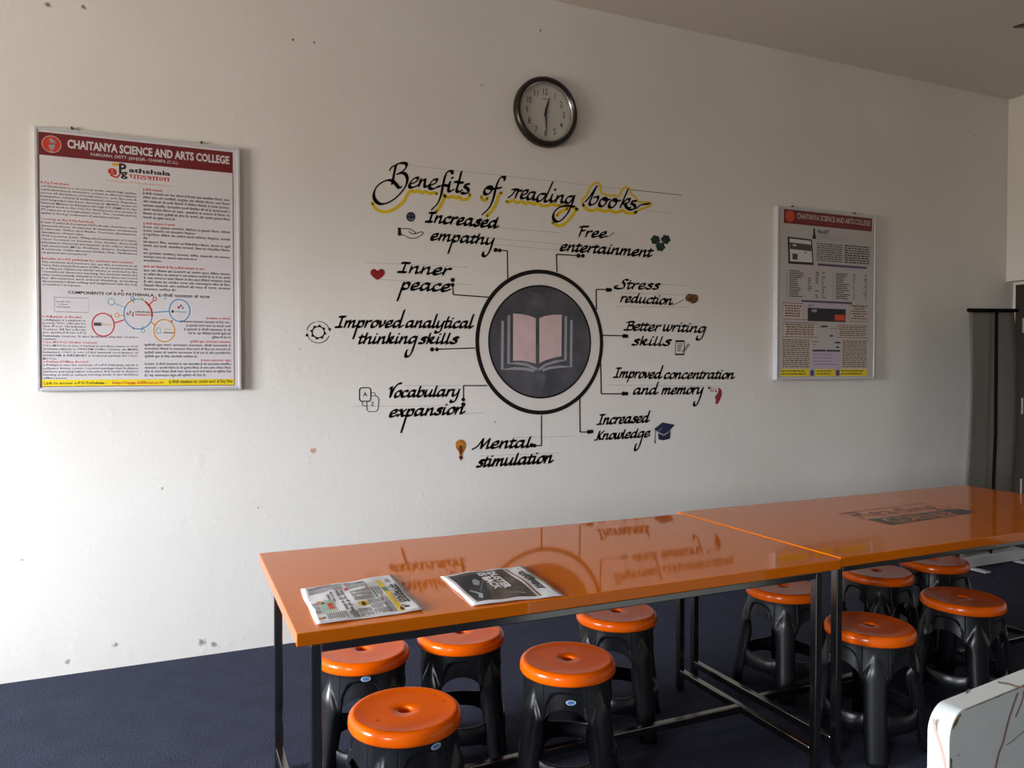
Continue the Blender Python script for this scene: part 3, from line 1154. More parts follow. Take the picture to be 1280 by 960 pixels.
bk, gr_, pu, lil, orr = (P2.ink(2) for _ in range(5))
bx = P2.ink(1)
bk.text('N-LIST', 0.398, 0.510, 0.136, 0.020, 0.02, 2)
bk.poly([(0.343, 0.160), (0.350, 0.128), (0.346, 0.118), (0.356, 0.108), (0.368, 0.118), (0.364, 0.128), (0.376, 0.160), (0.380, 0.172), (0.336, 0.172)])
greek(orr, 0.398, 0.695, 0.148, 0.180, 3, 0.3, 0.2)
greek(bk, 0.384, 0.646, 0.194, 0.305, 9, 0.40, 0.0)
greek(bk, 0.668, 0.932, 0.192, 0.305, 8, 0.48, 0.0)
pu.rect(0.396, 0.314, 0.907, 0.327)
pu.build('purple_bar', M['print_purple'], P2.sheet)
pu = P2.ink(2)
pu.rect(0.237, 0.534, 0.755, 0.546)
pu.build('purple_bar', M['print_purple'], P2.sheet)
pu = P2.ink(2)
# tablet picture
bk.poly([(0.098, 0.172), (0.336, 0.177), (0.356, 0.326), (0.108, 0.328)])
tb = P2.ink(3)
tb.poly([(0.116, 0.182), (0.326, 0.186), (0.342, 0.312), (0.124, 0.314)])
tb.build('tablet_screen', M['print_white'], P2.sheet, label='picture of a tablet screen')
td = P2.ink(4)
td.poly([(0.118, 0.204), (0.329, 0.208), (0.334, 0.246), (0.121, 0.243)])
td.rect(0.145, 0.268, 0.195, 0.302)
td.ellipse((0.272, 0.258), 0.008, 0.006, 10)
td.build('tablet_print', M['print_dark'], P2.sheet)
te = P2.ink(5)
te.rect(0.148, 0.215, 0.180, 0.224)
te.build('tablet_highlight', M['print_white'], P2.sheet)
# two columns of table rows
for i in range(13):
    v = 0.365 + 0.0122 * i
    gr_.rect(0.092, v, 0.098, v + 0.005)
    gr_.rect(0.118, v, 0.118 + rnd.uniform(0.06, 0.15), v + 0.0055)
    for uu in (0.30, 0.375, 0.44):
        if rnd.random() < 0.8:
            gr_.rect(uu, v, uu + rnd.uniform(0.012, 0.04), v + 0.0055)
    gr_.rect(0.552, v, 0.558, v + 0.005)
    gr_.rect(0.580, v, 0.580 + rnd.uniform(0.07, 0.15), v + 0.0055)
    gr_.rect(0.762, v, 0.762 + rnd.uniform(0.008, 0.03), v + 0.005)
    gr_.rect(0.895 - rnd.uniform(0.0, 0.03), v, 0.905, v + 0.005)
# screen print in the middle
bx.rect(0.300, 0.551, 0.686, 0.578)
sd = P2.ink(2)
sd.rect(0.300, 0.578, 0.686, 0.656)
sd.build('screen_print', M['news_dark'], P2.sheet, label='dark web page picture')
bk.text('INFO', 0.322, 0.375, 0.566, 0.008, 0.0)
bk.rect(0.312, 0.560, 0.318, 0.574)
so = P2.ink(3)
so.rect(0.572, 0.612, 0.682, 0.648)
so.build('screen_button', M['print_orange'], P2.sheet)
sw = P2.ink(3)
sw.rect(0.340, 0.586, 0.390, 0.603)
sw.build('screen_patch', M['print_grey'], P2.sheet)
for (a, v0, c_, v1) in ((0.055, 0.556, 0.252, 0.648), (0.728, 0.552, 0.920, 0.648), (0.060, 0.668, 0.395, 0.750), (0.600, 0.676, 0.920, 0.748), (0.048, 0.762, 0.338, 0.936), (0.648, 0.762, 0.930, 0.936)):
    kk = P2.ink(2)
    kk.rect(a, v0, c_, v1)
    kk.build('beige_box', M['print_beige'], P2.sheet)
bx2 = P2.ink(3)
for (a, v0, c_, v1) in ((0.055, 0.556, 0.252, 0.648), (0.728, 0.552, 0.920, 0.648), (0.060, 0.668, 0.395, 0.750), (0.600, 0.676, 0.920, 0.748)):
    bx2.line([(a, v0), (c_, v0), (c_, v1), (a, v1), (a, v0)], 0.0035)
bx2.line([(0.252, 0.648), (0.30, 0.648)], 0.003, aspect=1.3)
bx2.line([(0.395, 0.690), (0.47, 0.690)], 0.003, aspect=1.3)
bx2.line([(0.52, 0.695), (0.60, 0.695)], 0.003, aspect=1.3)
bx2.build('box_outline', M['print_maroon'], P2.sheet)
bk3 = P2.ink(3)
greek(bk3, 0.068, 0.242, 0.568, 0.640, 5, 0.45, 0.3, align='c')
greek(bk3, 0.740, 0.912, 0.556, 0.642, 6, 0.45, 0.35, align='c')
greek(bk3, 0.080, 0.375, 0.677, 0.745, 5, 0.42, 0.12, align='c')
greek(bk3, 0.615, 0.910, 0.684, 0.745, 5, 0.42, 0.12, align='c')
greek(bk3, 0.056, 0.330, 0.766, 0.934, 14, 0.42, 0.05)
greek(bk3, 0.655, 0.925, 0.766, 0.934, 14, 0.42, 0.05)
lil.rect(0.347, 0.822, 0.488, 0.939)
lil.rect(0.492, 0.822, 0.634, 0.939)
bk3.rect(0.350, 0.824, 0.486, 0.834)
bk3.rect(0.494, 0.824, 0.632, 0.834)
bk3.rect(0.438, 0.680, 0.502, 0.689)
bk3.rect(0.525, 0.735, 0.555, 0.745)
bk3.rect(0.575, 0.775, 0.635, 0.784)
bk3.rect(0.590, 0.802, 0.620, 0.812)
bk3.rect(0.34, 0.775, 0.41, 0.778)
bk3.rect(0.36, 0.793, 0.375, 0.798)
greek(gr_, 0.36, 0.62, 0.85, 0.93, 4, 0.15, 0.4)
for (a, c_) in ((0.040, 0.318), (0.380, 0.581), (0.636, 0.919)):
    ye = P2.ink(2)
    ye.rect(a, 0.939, c_, 0.981)
    ye.build('yellow_strip', M['print_yellow'], P2.sheet)
pu.rect(0.332, 0.944, 0.366, 0.978)
pu.build('purple_bar', M['print_purple'], P2.sheet)
pu = P2.ink(2)
pu.rect(0.592, 0.944, 0.626, 0.978)
pu.build('purple_bar', M['print_purple'], P2.sheet)
pu = P2.ink(2)
for (a, c_) in ((0.045, 0.312), (0.395, 0.566), (0.642, 0.912)):
    greek(bk3, a, c_, 0.947, 0.980, 2, 0.35, 0.2)
for kk, nm, mm in ((bx, 'screen_header', 'print_lilac'), (lil, 'form_picture', 'print_lilac'), (bk, 'black_print', 'print_black'),
                   (bk3, 'box_text', 'print_black'), (gr_, 'table_text', 'print_dark'), 
                   ):
    kk.build(nm, M[mm], P2.sheet)

# ------------------------------------------------------------------ the painted mural
MU = thing('mural', 'hand-lettered mural about the benefits of reading books, around an open-book medallion', 'mural', (1.985, -0.001, 1.57))


def wallfn(h):
    def f_(px, py):
        x, z = wall_xz(px, py)
        return (x, -h, z)
    return f_


def crop(x0, y0, s):
    return lambda pts: [(x0 + p[0] / s, y0 + p[1] / s) for p in pts]


cA, cB = crop(455, 190, 6.095), crop(625, 200, 5.565)
# pencil guide lines
k = Ink(wallfn(0.0004))
for (a, c_) in (((488, 204), (852, 244)), ((805, 262.5), (842, 267)), ((560, 279), (700, 291)), ((535, 291), (722, 307)), ((540, 298), (700, 313)),
                ((455, 328), (585, 334)), ((470, 349), (590, 356)), ((505, 482), (575, 482)), ((580, 517), (605, 516)), ((440, 508), (560, 507)),
                ((780, 353), (860, 357)), ((775, 366), (865, 369)), ((800, 404), (880, 408)), ((758, 481), (900, 483)), ((640, 547), (720, 545)), ((600, 570), (700, 566)), ((770, 383), (862, 384))):
    k.line([a, c_], 0.6)
k.build('guide_line', M['pencil'], MU, label='faint pencil guide lines')
k = Ink(wallfn(0.0005))
k.line([(787, 237), (852, 244)], 1.0)
k.build('guide_line_dark', M['pencil_dark'], MU)
# yellow underline shadow of the title
k = Ink(wallfn(0.0007))
YW = 4.0
for pts in ([(62, 392), (100, 440), (160, 456), (230, 436), (300, 378), (335, 318), (360, 295), (385, 305), (415, 296), (440, 312), (470, 302), (500, 318), (530, 310), (556, 318)],
            [(612, 325), (602, 370), (577, 420), (548, 455)],
            [(618, 338), (650, 345), (680, 340), (700, 350), (725, 342), (745, 362), (770, 362), (795, 350), (806, 322)],
            [(893, 340), (905, 365), (925, 366), (940, 352)],
            [(1046, 310), (1025, 335), (1010, 382), (980, 440), (936, 488)]):
    k.line(cA(pts), YW, smooth=True)
for pts in ([(45, 288), (65, 293), (90, 280), (120, 297), (150, 287), (175, 303), (205, 296), (235, 308), (262, 300), (295, 318), (330, 318), (360, 306), (390, 316), (420, 316)],
            [(533, 338), (505, 385), (455, 440), (405, 458), (365, 435)], [(395, 388), (420, 362), (470, 340)], [(440, 320), (505, 328), (540, 345)]):
    k.line(cB(pts), YW * 0.95, smooth=True)
k.line(cB([(580, 318), (572, 275), (600, 248), (622, 200), (648, 168), (678, 158), (702, 185), (700, 222), (735, 242), (800, 248), (828, 252), (848, 208), (878, 188), (905, 205),
           (912, 235), (945, 262), (962, 290), (1005, 293), (1046, 298), (1042, 318), (1000, 335), (962, 350), (940, 368)]), 2.6, smooth=True)
k.line(cB([(578, 312), (595, 335), (620, 350), (650, 352), (672, 340), (700, 350), (735, 358), (760, 350), (790, 362), (825, 362), (850, 352), (880, 368), (925, 370), (945, 362)]), 4.0, smooth=True)
k.build('yellow_underline', M['yellow_paint'], MU, label='yellow brushed underline of the title')
# title
k = Ink(wallfn(0.0011))
N_, TH_ = 4.7, 1.8
for pts in ([(195, 138), (215, 112), (248, 100)], [(244, 98), (232, 150), (214, 245)], [(236, 108), (262, 88), (308, 84), (325, 105), (300, 142), (252, 170)],
            [(252, 168), (305, 162), (330, 205), (312, 268), (250, 342), (182, 386), (122, 396), (82, 362), (75, 312), (104, 256), (160, 220), (206, 216), (236, 238), (268, 274), (286, 264)],
            [(350, 245), (395, 228), (412, 200), (388, 198), (352, 232), (345, 262), (368, 272), (412, 252)],
            [(432, 206), (418, 262)], [(420, 248), (448, 214), (466, 214), (460, 250), (470, 268), (496, 250)],
            [(500, 256), (545, 236), (556, 212), (532, 210), (502, 244), (500, 274), (526, 282), (572, 258)],
            [(676, 166), (666, 146), (640, 148), (618, 182), (600, 260), (586, 330), (560, 392), (514, 440)], [(566, 268), (604, 252), (652, 262)],
            [(655, 226), (642, 284), (655, 302), (684, 284)], [(668, 196), (676, 200)],
            [(742, 150), (716, 250), (704, 290), (720, 306), (748, 290)], [(690, 226), (756, 236)],
            [(802, 246), (776, 246), (766, 262), (790, 282), (796, 304), (770, 318), (740, 310)],
            [(946, 260), (920, 284), (916, 314), (940, 324), (968, 300), (972, 270), (948, 262), (944, 276), (986, 282)],
            [(1070, 216), (1072, 195), (1050, 189), (1026, 214), (1002, 280), (986, 350), (956, 420), (900, 478)], [(984, 282), (1046, 272)]):
    k.pen(cA(pts), N_, TH_)
for pts in ([(58, 262), (85, 240), (112, 204)], [(84, 206), (108, 204), (130, 210)], [(128, 206), (106, 264)], [(110, 244), (134, 214), (152, 216)],
            [(150, 246), (185, 232), (192, 212), (168, 214), (146, 246), (154, 268), (188, 258)],
            [(240, 226), (212, 226), (190, 253), (196, 275), (218, 268), (240, 234)], [(246, 226), (230, 264), (240, 278), (262, 264)],
            [(318, 238), (284, 236), (258, 263), (262, 286), (286, 282), (318, 246)], [(366, 154), (326, 245), (310, 280), (322, 291), (346, 274)],
            [(364, 240), (352, 278), (362, 292), (384, 276)], [(380, 204), (386, 209)],
            [(400, 248), (386, 292)], [(390, 278), (418, 250), (436, 252), (426, 284), (436, 298), (456, 284)],
            [(506, 255), (478, 254), (456, 280), (460, 299), (482, 297), (508, 264)], [(518, 248), (496, 318), (470, 370), (430, 415), (396, 430), (370, 406), (376, 364), (410, 332), (460, 318), (518, 326)],
            [(594, 290), (626, 252), (656, 206), (672, 186)], [(672, 182), (642, 248), (622, 300), (634, 314), (662, 300), (682, 272), (676, 254), (652, 262)],
            [(722, 262), (696, 284), (690, 312), (710, 324), (736, 300), (740, 272), (720, 262), (730, 278), (764, 276)],
            [(792, 270), (764, 294), (758, 322), (778, 332), (804, 308), (810, 282), (792, 270), (800, 286), (836, 282)],
            [(890, 204), (862, 268), (836, 330)], [(848, 306), (884, 272), (902, 276), (888, 298), (858, 306)], [(868, 304), (884, 334), (908, 328)],
            [(948, 286), (922, 286), (914, 302), (936, 316), (936, 338), (908, 346), (888, 336)], [(920, 344), (950, 334), (982, 312), (1040, 304)]):
    k.pen(cB(pts), N_ * 0.92, TH_)
k.build('title_lettering', M['black_paint'], MU, label='black script title')

# stroke alphabet of a chancery hand: x-height 1, baseline 0, upright (sheared when written)
def bowl(x):
    return [(x - .02, .88), (x - .3, 1.0), (.06, .58), (.12, .08), (.33, .06), (x - .03, .58)]


AB = {
    'a': ([bowl(.64), [(.66, 1.0), (.62, .22), (.72, 0), (.98, .3)]], .96),
    'b': ([[(.12, 'A'), (.08, .6), (.11, .1)], [(.1, .12), (.32, -.02), (.62, .35), (.56, .92), (.34, .92), (.1, .55)]], .76),
    'c': ([[(.6, .82), (.4, 1), (.08, .62), (.12, .1), (.35, 0), (.68, .26)]], .70),
    'd': ([bowl(.64), [(.68, 'A'), (.63, .22), (.72, 0), (.98, .3)]], .96),
    'e': ([[(.1, .42), (.5, .55), (.56, .85), (.38, 1), (.08, .62), (.12, .1), (.35, 0), (.72, .3)]], .74),
    'f': ([[(.75, 1.75), (.55, 1.9), (.4, 1.5), (.33, 0), (.25, -.7), (0, -1)], [(.1, .95), (.65, 1.0)]], .6),
    'g': ([bowl(.64), [(.66, 1.0), (.62, -.3), (.54, 'D*.75'), (.30, 'D'), (.05, 'D*.85'), (.06, 'D*.5')]], .86),
    'h': ([[(.12, 'A'), (.08, 0)], [(.1, .45), (.38, .96), (.56, .85), (.54, .2), (.64, 0), (.9, .3)]], .88),
    'i': ([[(.12, 1.0), (.09, .2), (.19, 0), (.42, .3)], [(.17, 1.42), (.23, 1.46)]], .42),
    'k': ([[(.12, 'A'), (.08, 0)], [(.1, .45), (.38, .98), (.52, .82), (.38, .55), (.14, .5)], [(.22, .5), (.48, .06), (.8, .25)]], .78),
    'l': ([[(.14, 'A'), (.09, .2), (.19, 0), (.42, .3)]], .42),
    'm': ([[(.1, 1.0), (.08, 0)], [(.1, .45), (.34, .96), (.47, .85), (.45, 0)], [(.47, .45), (.74, .96), (.88, .85), (.86, .2), (.96, 0), (1.2, .3)]], 1.2),
    'n': ([[(.1, 1.0), (.08, 0)], [(.1, .45), (.38, .96), (.55, .85), (.53, .2), (.63, 0), (.88, .3)]], .87),
    'o': ([[(.38, 1.0), (.08, .62), (.14, .06), (.36, .02), (.62, .4), (.56, .9), (.36, 1.0)]], .72),
    'p': ([[(.12, 1.0), (.08, 0), (.02, 'D')], [(.1, .45), (.35, .98), (.6, .75), (.54, .18), (.3, 0), (.1, .15)]], .76),
    'r': ([[(.1, 1.0), (.08, 0)], [(.1, .45), (.32, .95), (.56, .92)]], .58),
    's': ([[(.58, .86), (.36, 1), (.16, .78), (.42, .48), (.48, .18), (.26, 0), (.02, .12)]], .64),
    't': ([[(.16, 'A*.82'), (.09, .2), (.2, 0), (.44, .3)], [(-.06, .97), (.44, 1)]], .46),
    'u': ([[(.1, 1.0), (.08, .25), (.24, 0), (.5, .35), (.6, .7)], [(.64, 1.0), (.6, .22), (.7, 0), (.95, .3)]], .92),
    'v': ([[(.06, .95), (.14, .6), (.2, 0)], [(.2, 0), (.52, .5), (.52, 1)]], .66),
    'w': ([[(.06, 1.0), (.1, .15), (.24, .0), (.44, .45), (.5, 1)], [(.48, .9), (.5, .12), (.64, 0), (.86, .5), (.84, 1)]], .98),
    'x': ([[(.0, .86), (.2, .95), (.46, .06), (.72, .12)], [(.66, 1.0), (.0, 0)]], .74),
    'y': ([[(.1, 1.0), (.08, .25), (.24, 0), (.5, .35), (.6, .7)], [(.64, 1.0), (.58, 'D*.5'), (.36, 'D'), (.08, 'D*.92'), (.02, 'D*.68')]], .86),
    'I': ([[(.12, 'C'), (.72, 'C')], [(.42, 'C'), (.36, .04)], [(.0, .02), (.62, .02)]], .80),
    'B': ([[(.30, 'C'), (.22, 0)], [(.0, 'C*.9'), (.3, 'C'), (.7, 'C'), (.72, 'C*.72'), (.32, 'C*.56')], [(.32, 'C*.56'), (.8, 'C*.5'), (.74, .1), (.1, .0), (-.1, .04)]], .9),
    'F': ([[(.30, 'C'), (.22, 0)], [(.02, 'C*.92'), (.3, 'C'), (.85, 'C*1.02')], [(.28, 'C*.55'), (.62, 'C*.6')]], .78),
    'S': ([[(.85, 'C*.92'), (.6, 'C*1.02'), (.36, 'C*.8'), (.62, 'C*.45'), (.6, .15), (.2, -.04), (-.22, .15), (-.24, .4), (.0, .5)]], .92),
    'V': ([[(-.1, 'C*.7'), (.08, 'C*.82'), (.16, 'C*.5'), (.22, 0)], [(.22, 0), (.38, 'C*.7'), (.7, 'C*1.1'), (1.0, 'C*1.1')]], .60),
    'M': ([[(-.25, -.1), (.1, .35), (.42, 'C')], [(.42, 'C'), (.46, 0)], [(.46, 0), (.7, .7), (1.0, 'C')], [(1.0, 'C'), (.95, .15), (1.08, 0), (1.28, .25)]], 1.26),
    'K': ([[(.28, 'C'), (.2, 0)], [(-.1, 0), (.2, .02)], [(.85, 'C'), (.34, .75), (.24, .62)], [(.36, .78), (.6, .1), (.95, .15)]], .92),
}


def write(ink, word, p0, p1, xh, asc=1.75, desc=-1.0, cap=1.6, nib=0.33, thin=0.22, slant=0.28):
    """a word with its baseline from pixel p0 to pixel p1 of the photograph, x-height xh pixels"""
    env = {'A': asc, 'D': desc, 'C': cap}

    def val(v):
        if isinstance(v, str):
            s_, _, kx = v.partition('*')
            return env[s_] * (float(kx) if kx else 1.0)
        return v
    total = sum(AB[c][1] for c in word)
    L = math.hypot(p1[0] - p0[0], p1[1] - p0[1])
    ku = L / (total - 0.08)
    dx, dy = (p1[0] - p0[0]) / L, (p1[1] - p0[1]) / L
    u = 0.0
    for c in word:
        strokes, adv = AB[c]
        for s_ in strokes:
            pts = []
            for (x, y) in s_:
                yy = val(y)
                a = (u + x) * ku + slant * yy * xh
                pts.append((p0[0] + dx * a, p0[1] + dy * a - yy * xh))
            ink.pen(pts, nib * xh, thin * xh)
        u += adv


CAPTIONS = [
    [('Increased', (532, 277), (621, 285), 8.6, dict(asc=1.5, cap=1.35)), ('empathy', (537.5, 299.6), (617, 306), 8.0, dict(asc=1.5, desc=-1.9))],
    [('Inner', (497, 340), (561, 344), 8.2, dict(cap=1.45)), ('peace', (500.5, 361.4), (561, 364.2), 8.6, dict(desc=-1.7))],
    [('Improved', (419, 409), (502, 409.1), 8.2, dict(asc=2.6, desc=-1.75, cap=1.6)), ('analytical', (506.5, 409.1), (589.5, 409.8), 8.0, dict(asc=2.05, desc=-.8)),
     ('thinking', (447.5, 429.4), (520.5, 429), 8.2, dict(asc=1.6, desc=-2.1)), ('skills', (523, 429.4), (571, 429.4), 8.0, dict(asc=1.6))],
    [('Vocabulary', (485, 496.6), (573.5, 494.8), 8.0, dict(asc=1.6, desc=-.95, cap=1.9)), ('expansion', (486, 521), (579, 517), 8.4, dict(desc=-2.4))],
    [('Mental', (594.5, 560.6), (662, 559), 8.4, dict(asc=1.5, cap=1.4)), ('stimulation', (595.5, 583.8), (689.5, 578), 8.6, dict(asc=1.6))],
    [('Free', (721, 295), (757, 297), 7.0, dict(cap=1.75)), ('entertainment', (699.5, 313), (813.5, 321), 7.6, dict(asc=1.6))],
    [('Stress', (771, 360.6), (823, 361.6), 6.8, dict(cap=1.65, asc=1.8)), ('reduction', (775, 377.3), (839, 380.8), 7.0, dict(asc=1.65))],
    [('Better', (781, 412.4), (823.5, 414), 7.2, dict(asc=1.6, cap=1.45)), ('writing', (828, 413.2), (881.5, 416), 7.2, dict(asc=1.5, desc=-1.3)),
     ('skills', (789.5, 431.2), (837, 432), 7.2, dict(asc=1.5))],
    [('Improved', (766.5, 471.6), (825.8, 473), 7.2, dict(asc=2.2, desc=-.75, cap=1.6)), ('concentration', (829.5, 473), (916.5, 473.4), 7.0, dict(asc=1.6)),
     ('and', (791, 492.7), (820.5, 492.7), 7.4, dict(asc=2.0)), ('memory', (826.5, 492.7), (878, 492), 7.4, dict(desc=-2.0))],
    [('Increased', (746, 530.6), (810, 527.6), 7.6, dict(asc=1.8, cap=1.55)), ('Knowledge', (744, 550), (811, 546), 7.0, dict(asc=1.5, desc=-2.3, cap=1.5))],
]
CAPLABEL = ['increased empathy', 'inner peace', 'improved analytical thinking skills', 'vocabulary expansion', 'mental stimulation', 'free entertainment', 'stress reduction',
            'better writing skills', 'improved concentration and memory', 'increased knowledge']
for ci, words in enumerate(CAPTIONS):
    k = Ink(wallfn(0.0011))
    for (wd, p0, p1, xh, kw) in words:
        write(k, wd, p0, p1, xh, nib=0.56 if ci < 6 else 0.50, **kw)
    if ci == 6:
        k.pen([(838, 380.6), (844, 380), (850, 377), (854, 374.6)], 1.4, 0.7)
    if ci == 5:
        k.pen([(757, 296.4), (761, 295.5), (767.5, 290.5)], 1.4, 0.7)
    k.build('caption_lettering', M['black_paint'], MU, label='black script caption: ' + CAPLABEL[ci])
# ring, medallion, open book
k = Ink(lambda x, z: (x, -0.0006, z))
k.ellipse((1.985, 1.571), 0.405, 0.412, 96)
k.build('ring_ground', M['ring_white'], MU)
k = Ink(lambda x, z: (x, -0.0011, z))
k.ring((1.985, 1.571), 0.418, 0.426, 0.024, None, 120)
k.build('ring', M['black_paint'], MU, label='black painted ring')
k = Ink(lambda x, z: (x, -0.0010, z))
pA = wall_xz(610.6, 428)
pB = wall_xz(738.3, 428)
pT = wall_xz(674.5, 356.8)
pC = wall_xz(676, 497.6)
dc = ((pA[0] + pB[0]) / 2, (pT[1] + pC[1]) / 2)
du, dv = (pB[0] - pA[0]) / 2, (pT[1] - pC[1]) / 2
k.ellipse(dc, du, dv, 96)
med = k.build('medallion', M['disc_grey'], MU, label='dark grey mottled disc')
k = Ink(lambda x, z: (x, -0.0013, z))
k.ring(dc, du + 0.003, dv + 0.003, 0.010, None, 96)
k.build('medallion_rim', M['black_paint'], med)
cC = crop(580, 320, 3.4286)
k = Ink(wallfn(0.0013))
k.poly(cC([(270, 150), (300, 158), (345, 158), (368, 148), (355, 190), (340, 232), (316, 250), (300, 232), (285, 190)]))
k.build('smudge', M['smudge'], med, label='pale brushed smudge above the book')
k = Ink(wallfn(0.0013))
k.poly(cC([(300, 500), (318, 488), (342, 500), (352, 520), (340, 560), (330, 592), (318, 560), (300, 520)]))
k.build('smudge', M['smudge'], med, label='pale brushed smudge below the book')
k = Ink(wallfn(0.0016))
k.poly(cC([(210, 246), (250, 250), (285, 258), (307, 267), (307, 461), (280, 454), (245, 448), (210, 449)]))
k.build('book_page', M['pink'], med, label='left pink page of the painted book')
k = Ink(wallfn(0.0016))
k.poly(cC([(322, 267), (345, 258), (380, 252), (419, 252), (417, 429), (385, 436), (350, 446), (322, 460)]))
k.build('book_page', M['pink'], med, label='right pink page of the painted book')
k = Ink(wallfn(0.0016))
for pts, wd in (([(192, 254), (190, 460), (230, 460), (270, 466), (312, 486)], 3.4), ([(165, 278), (163, 486), (215, 482), (262, 484), (300, 492)], 3.4),
                ([(436, 258), (434, 446), (395, 452), (350, 466), (318, 488)], 3.2), ([(460, 274), (458, 474), (410, 474), (365, 480), (335, 490)], 3.2)):
    k.line(cC(pts), wd)
k.build('book_cover', M['page_grey'], med, label='grey outline of the painted book')
# connectors with blobs
CON = [([(627, 313), (634, 313.5), (634.5, 348)], (619.5, 312.5), (624.5, 313)), ([(565.6, 356), (566.5, 368.3), (610.5, 371.5)], (565.8, 350), (565.6, 356)),
       ([(547, 436.5), (594, 435)], (540, 436.8), (546, 436.8)), ([(579.3, 499), (579.3, 482), (609, 482)], (579, 505.5), (579, 499.5)),
       ([(670, 557), (676.7, 557), (676.7, 519)], (664.5, 556.5), (668, 557)), ([(696, 340), (695.5, 317.8), (721, 319.5)], (723, 319.6), (728.5, 319.8)),
       ([(745.3, 387), (745, 361.8), (759, 362)], (759.5, 362.3), (762.5, 362.4)), ([(752, 419), (778, 419.8)], (780, 420), (783, 420.2)),
       ([(750.5, 449), (751.5, 492.3), (777, 492.2)], (779.5, 492), (783, 492)), ([(724.5, 495), (725, 540), (735, 540)], (736, 539.8), (739.5, 539.4))]
for (pts, b0, b1) in CON:
    k = Ink(wallfn(0.0011))
    for i in range(len(pts) - 1):
        k.line([pts[i], pts[i + 1]], 1.5)
    k.ellipse(b0, 2.8, 2.8, 14)
    k.ellipse(b1, 2.5, 2.5, 14)
    k.build('connector_line', M['black_paint'], MU)
# icons
ic = {}


def icon(name, m, h=0.0011, label=None, parent=None):
    kk = Ink(wallfn(h))
    ic[name] = (kk, m, label, parent)
    return kk


k = icon('smiley_icon', 'navy', label='dark blue smiling face')
k.ellipse((513.5, 271), 5.8, 6.0, 24)
k = icon('smiley_face', 'page_grey', 0.0014)
k.line([(510.5, 272.6), (512.5, 274.6), (515.5, 274.4), (517, 273)], 0.9)
k.ellipse((511.4, 269), 0.6, 0.8, 8)
k.ellipse((515.4, 269.4), 0.6, 0.8, 8)
k = icon('hand_icon', 'black_paint', label='outlined open hand')
k.poly(cA([(257, 574), (280, 577), (284, 638), (258, 638)]))
k.line(cA([(284, 584), (335, 584), (372, 598), (390, 615), (372, 624), (340, 608)]), 0.95, smooth=True)
k.line(cA([(390, 622), (435, 608), (450, 618), (430, 638), (390, 656), (350, 656), (318, 640), (286, 626)]), 0.95, smooth=True)
k.line(cA([(372, 624), (395, 622)]), 0.95)
k = icon('heart_icon', 'heart', label='red heart')
cD = crop(440, 320, 6.4)
k.poly(catmull(cD([(205, 118), (182, 104), (155, 112), (147, 140), (165, 165), (203, 190), (245, 165), (263, 135), (250, 108), (225, 104), (205, 118)]), 5)[:-1])
k = icon('gear_icon', 'black_paint', label='gear circled by two arrows')
cE = crop(370, 380, 5.565)
gc = (370 + 154 / 5.565, 380 + 196 / 5.565)
k.ring(gc, 8.4, 7.8, 1.5)
for i in range(8):
    a = i * PI / 4 + 0.2
    k.ellipse((gc[0] + 8.6 * math.cos(a), gc[1] + 8.0 * math.sin(a)), 1.6, 1.5, 8)
k.ring(gc, 14.6, 13.8, 0.8, None, 30, R(20), R(165))
k.ring(gc, 14.6, 13.8, 0.8, None, 30, R(190), R(255))
k.ring(gc, 14.6, 13.8, 0.8, None, 30, R(265), R(345))
k.poly([(gc[0] - 16.6, gc[1] + 5.5), (gc[0] - 13.8, gc[1] + 1.0), (gc[0] - 11.6, gc[1] + 5.0)])
k.poly([(gc[0] + 12.0, gc[1] - 4.6), (gc[0] + 16.2, gc[1] - 5.2), (gc[0] + 14.6, gc[1] - 0.4)])
k = icon('letter_card_icon', 'black_paint', label='two outlined cards lettered A and Z')
cF = crop(440, 465, 7.11)


def rrect(x0, y0, x1, y1, r_):
    pts = []
    for (cx, cy, a) in ((x1 - r_, y0 + r_, -90), (x1 - r_, y1 - r_, 0), (x0 + r_, y1 - r_, 90), (x0 + r_, y0 + r_, 180)):
        pts += [(cx + r_ * math.cos(R(a + q * 22.5)), cy + r_ * math.sin(R(a + q * 22.5))) for q in range(5)]
    return pts + [pts[0]]


k.line(cF(rrect(66, 140, 166, 260, 22)), 1.3)
k.line(cF([(170, 212), (212, 212), (232, 225), (238, 250), (232, 325), (215, 350), (150, 352), (132, 335), (130, 262)]), 0.9)
k.line(cF([(172, 182), (200, 184), (208, 208)]), 0.8)
k.line(cF([(90, 262), (92, 298), (130, 302)]), 0.8)
k.text('A', 440 + 97 / 7.11, 440 + 133 / 7.11, 465 + 218 / 7.11, 5.4, 0.0, 2)
k.text('Z', 440 + 166 / 7.11, 440 + 196 / 7.11, 465 + 302 / 7.11, 5.0, 0.0, 2)
k = icon('bulb_icon', 'amber', label='amber light bulb')
cG = crop(560, 510, 4.267)
k.poly(catmull(cG([(68, 168), (48, 176), (40, 196), (46, 218), (58, 236), (62, 256), (76, 256), (80, 238), (92, 218), (96, 196), (88, 176), (68, 168)]), 4)[:-1])
k = icon('bulb_filament', 'scuff', 0.0014)
k.poly(cG([(60, 205), (68, 196), (76, 205), (72, 248), (64, 248)]))
k.ellipse(cG([(69, 264)])[0], 2.7, 2.4, 12)
k.line(cG([(69, 268), (68, 280)]), 1.2)
k = icon('leaf_icon', 'green_dark', label='dark green three-lobed leaf cluster')
for (cx, cy, r_) in ((1080, 556, 31), (1152, 553, 31), (1116, 604, 31)):
    pts = []
    for i in range(18):
        a = 2 * PI * i / 18 + 0.2
        rr = r_ * (1.18 if i % 3 == 0 else 0.95)
        pts.append((cx + rr * math.cos(a), cy + rr * math.sin(a)))
    k.poly(cB(pts))
k = icon('leaf_vein', 'page_grey', 0.0014)
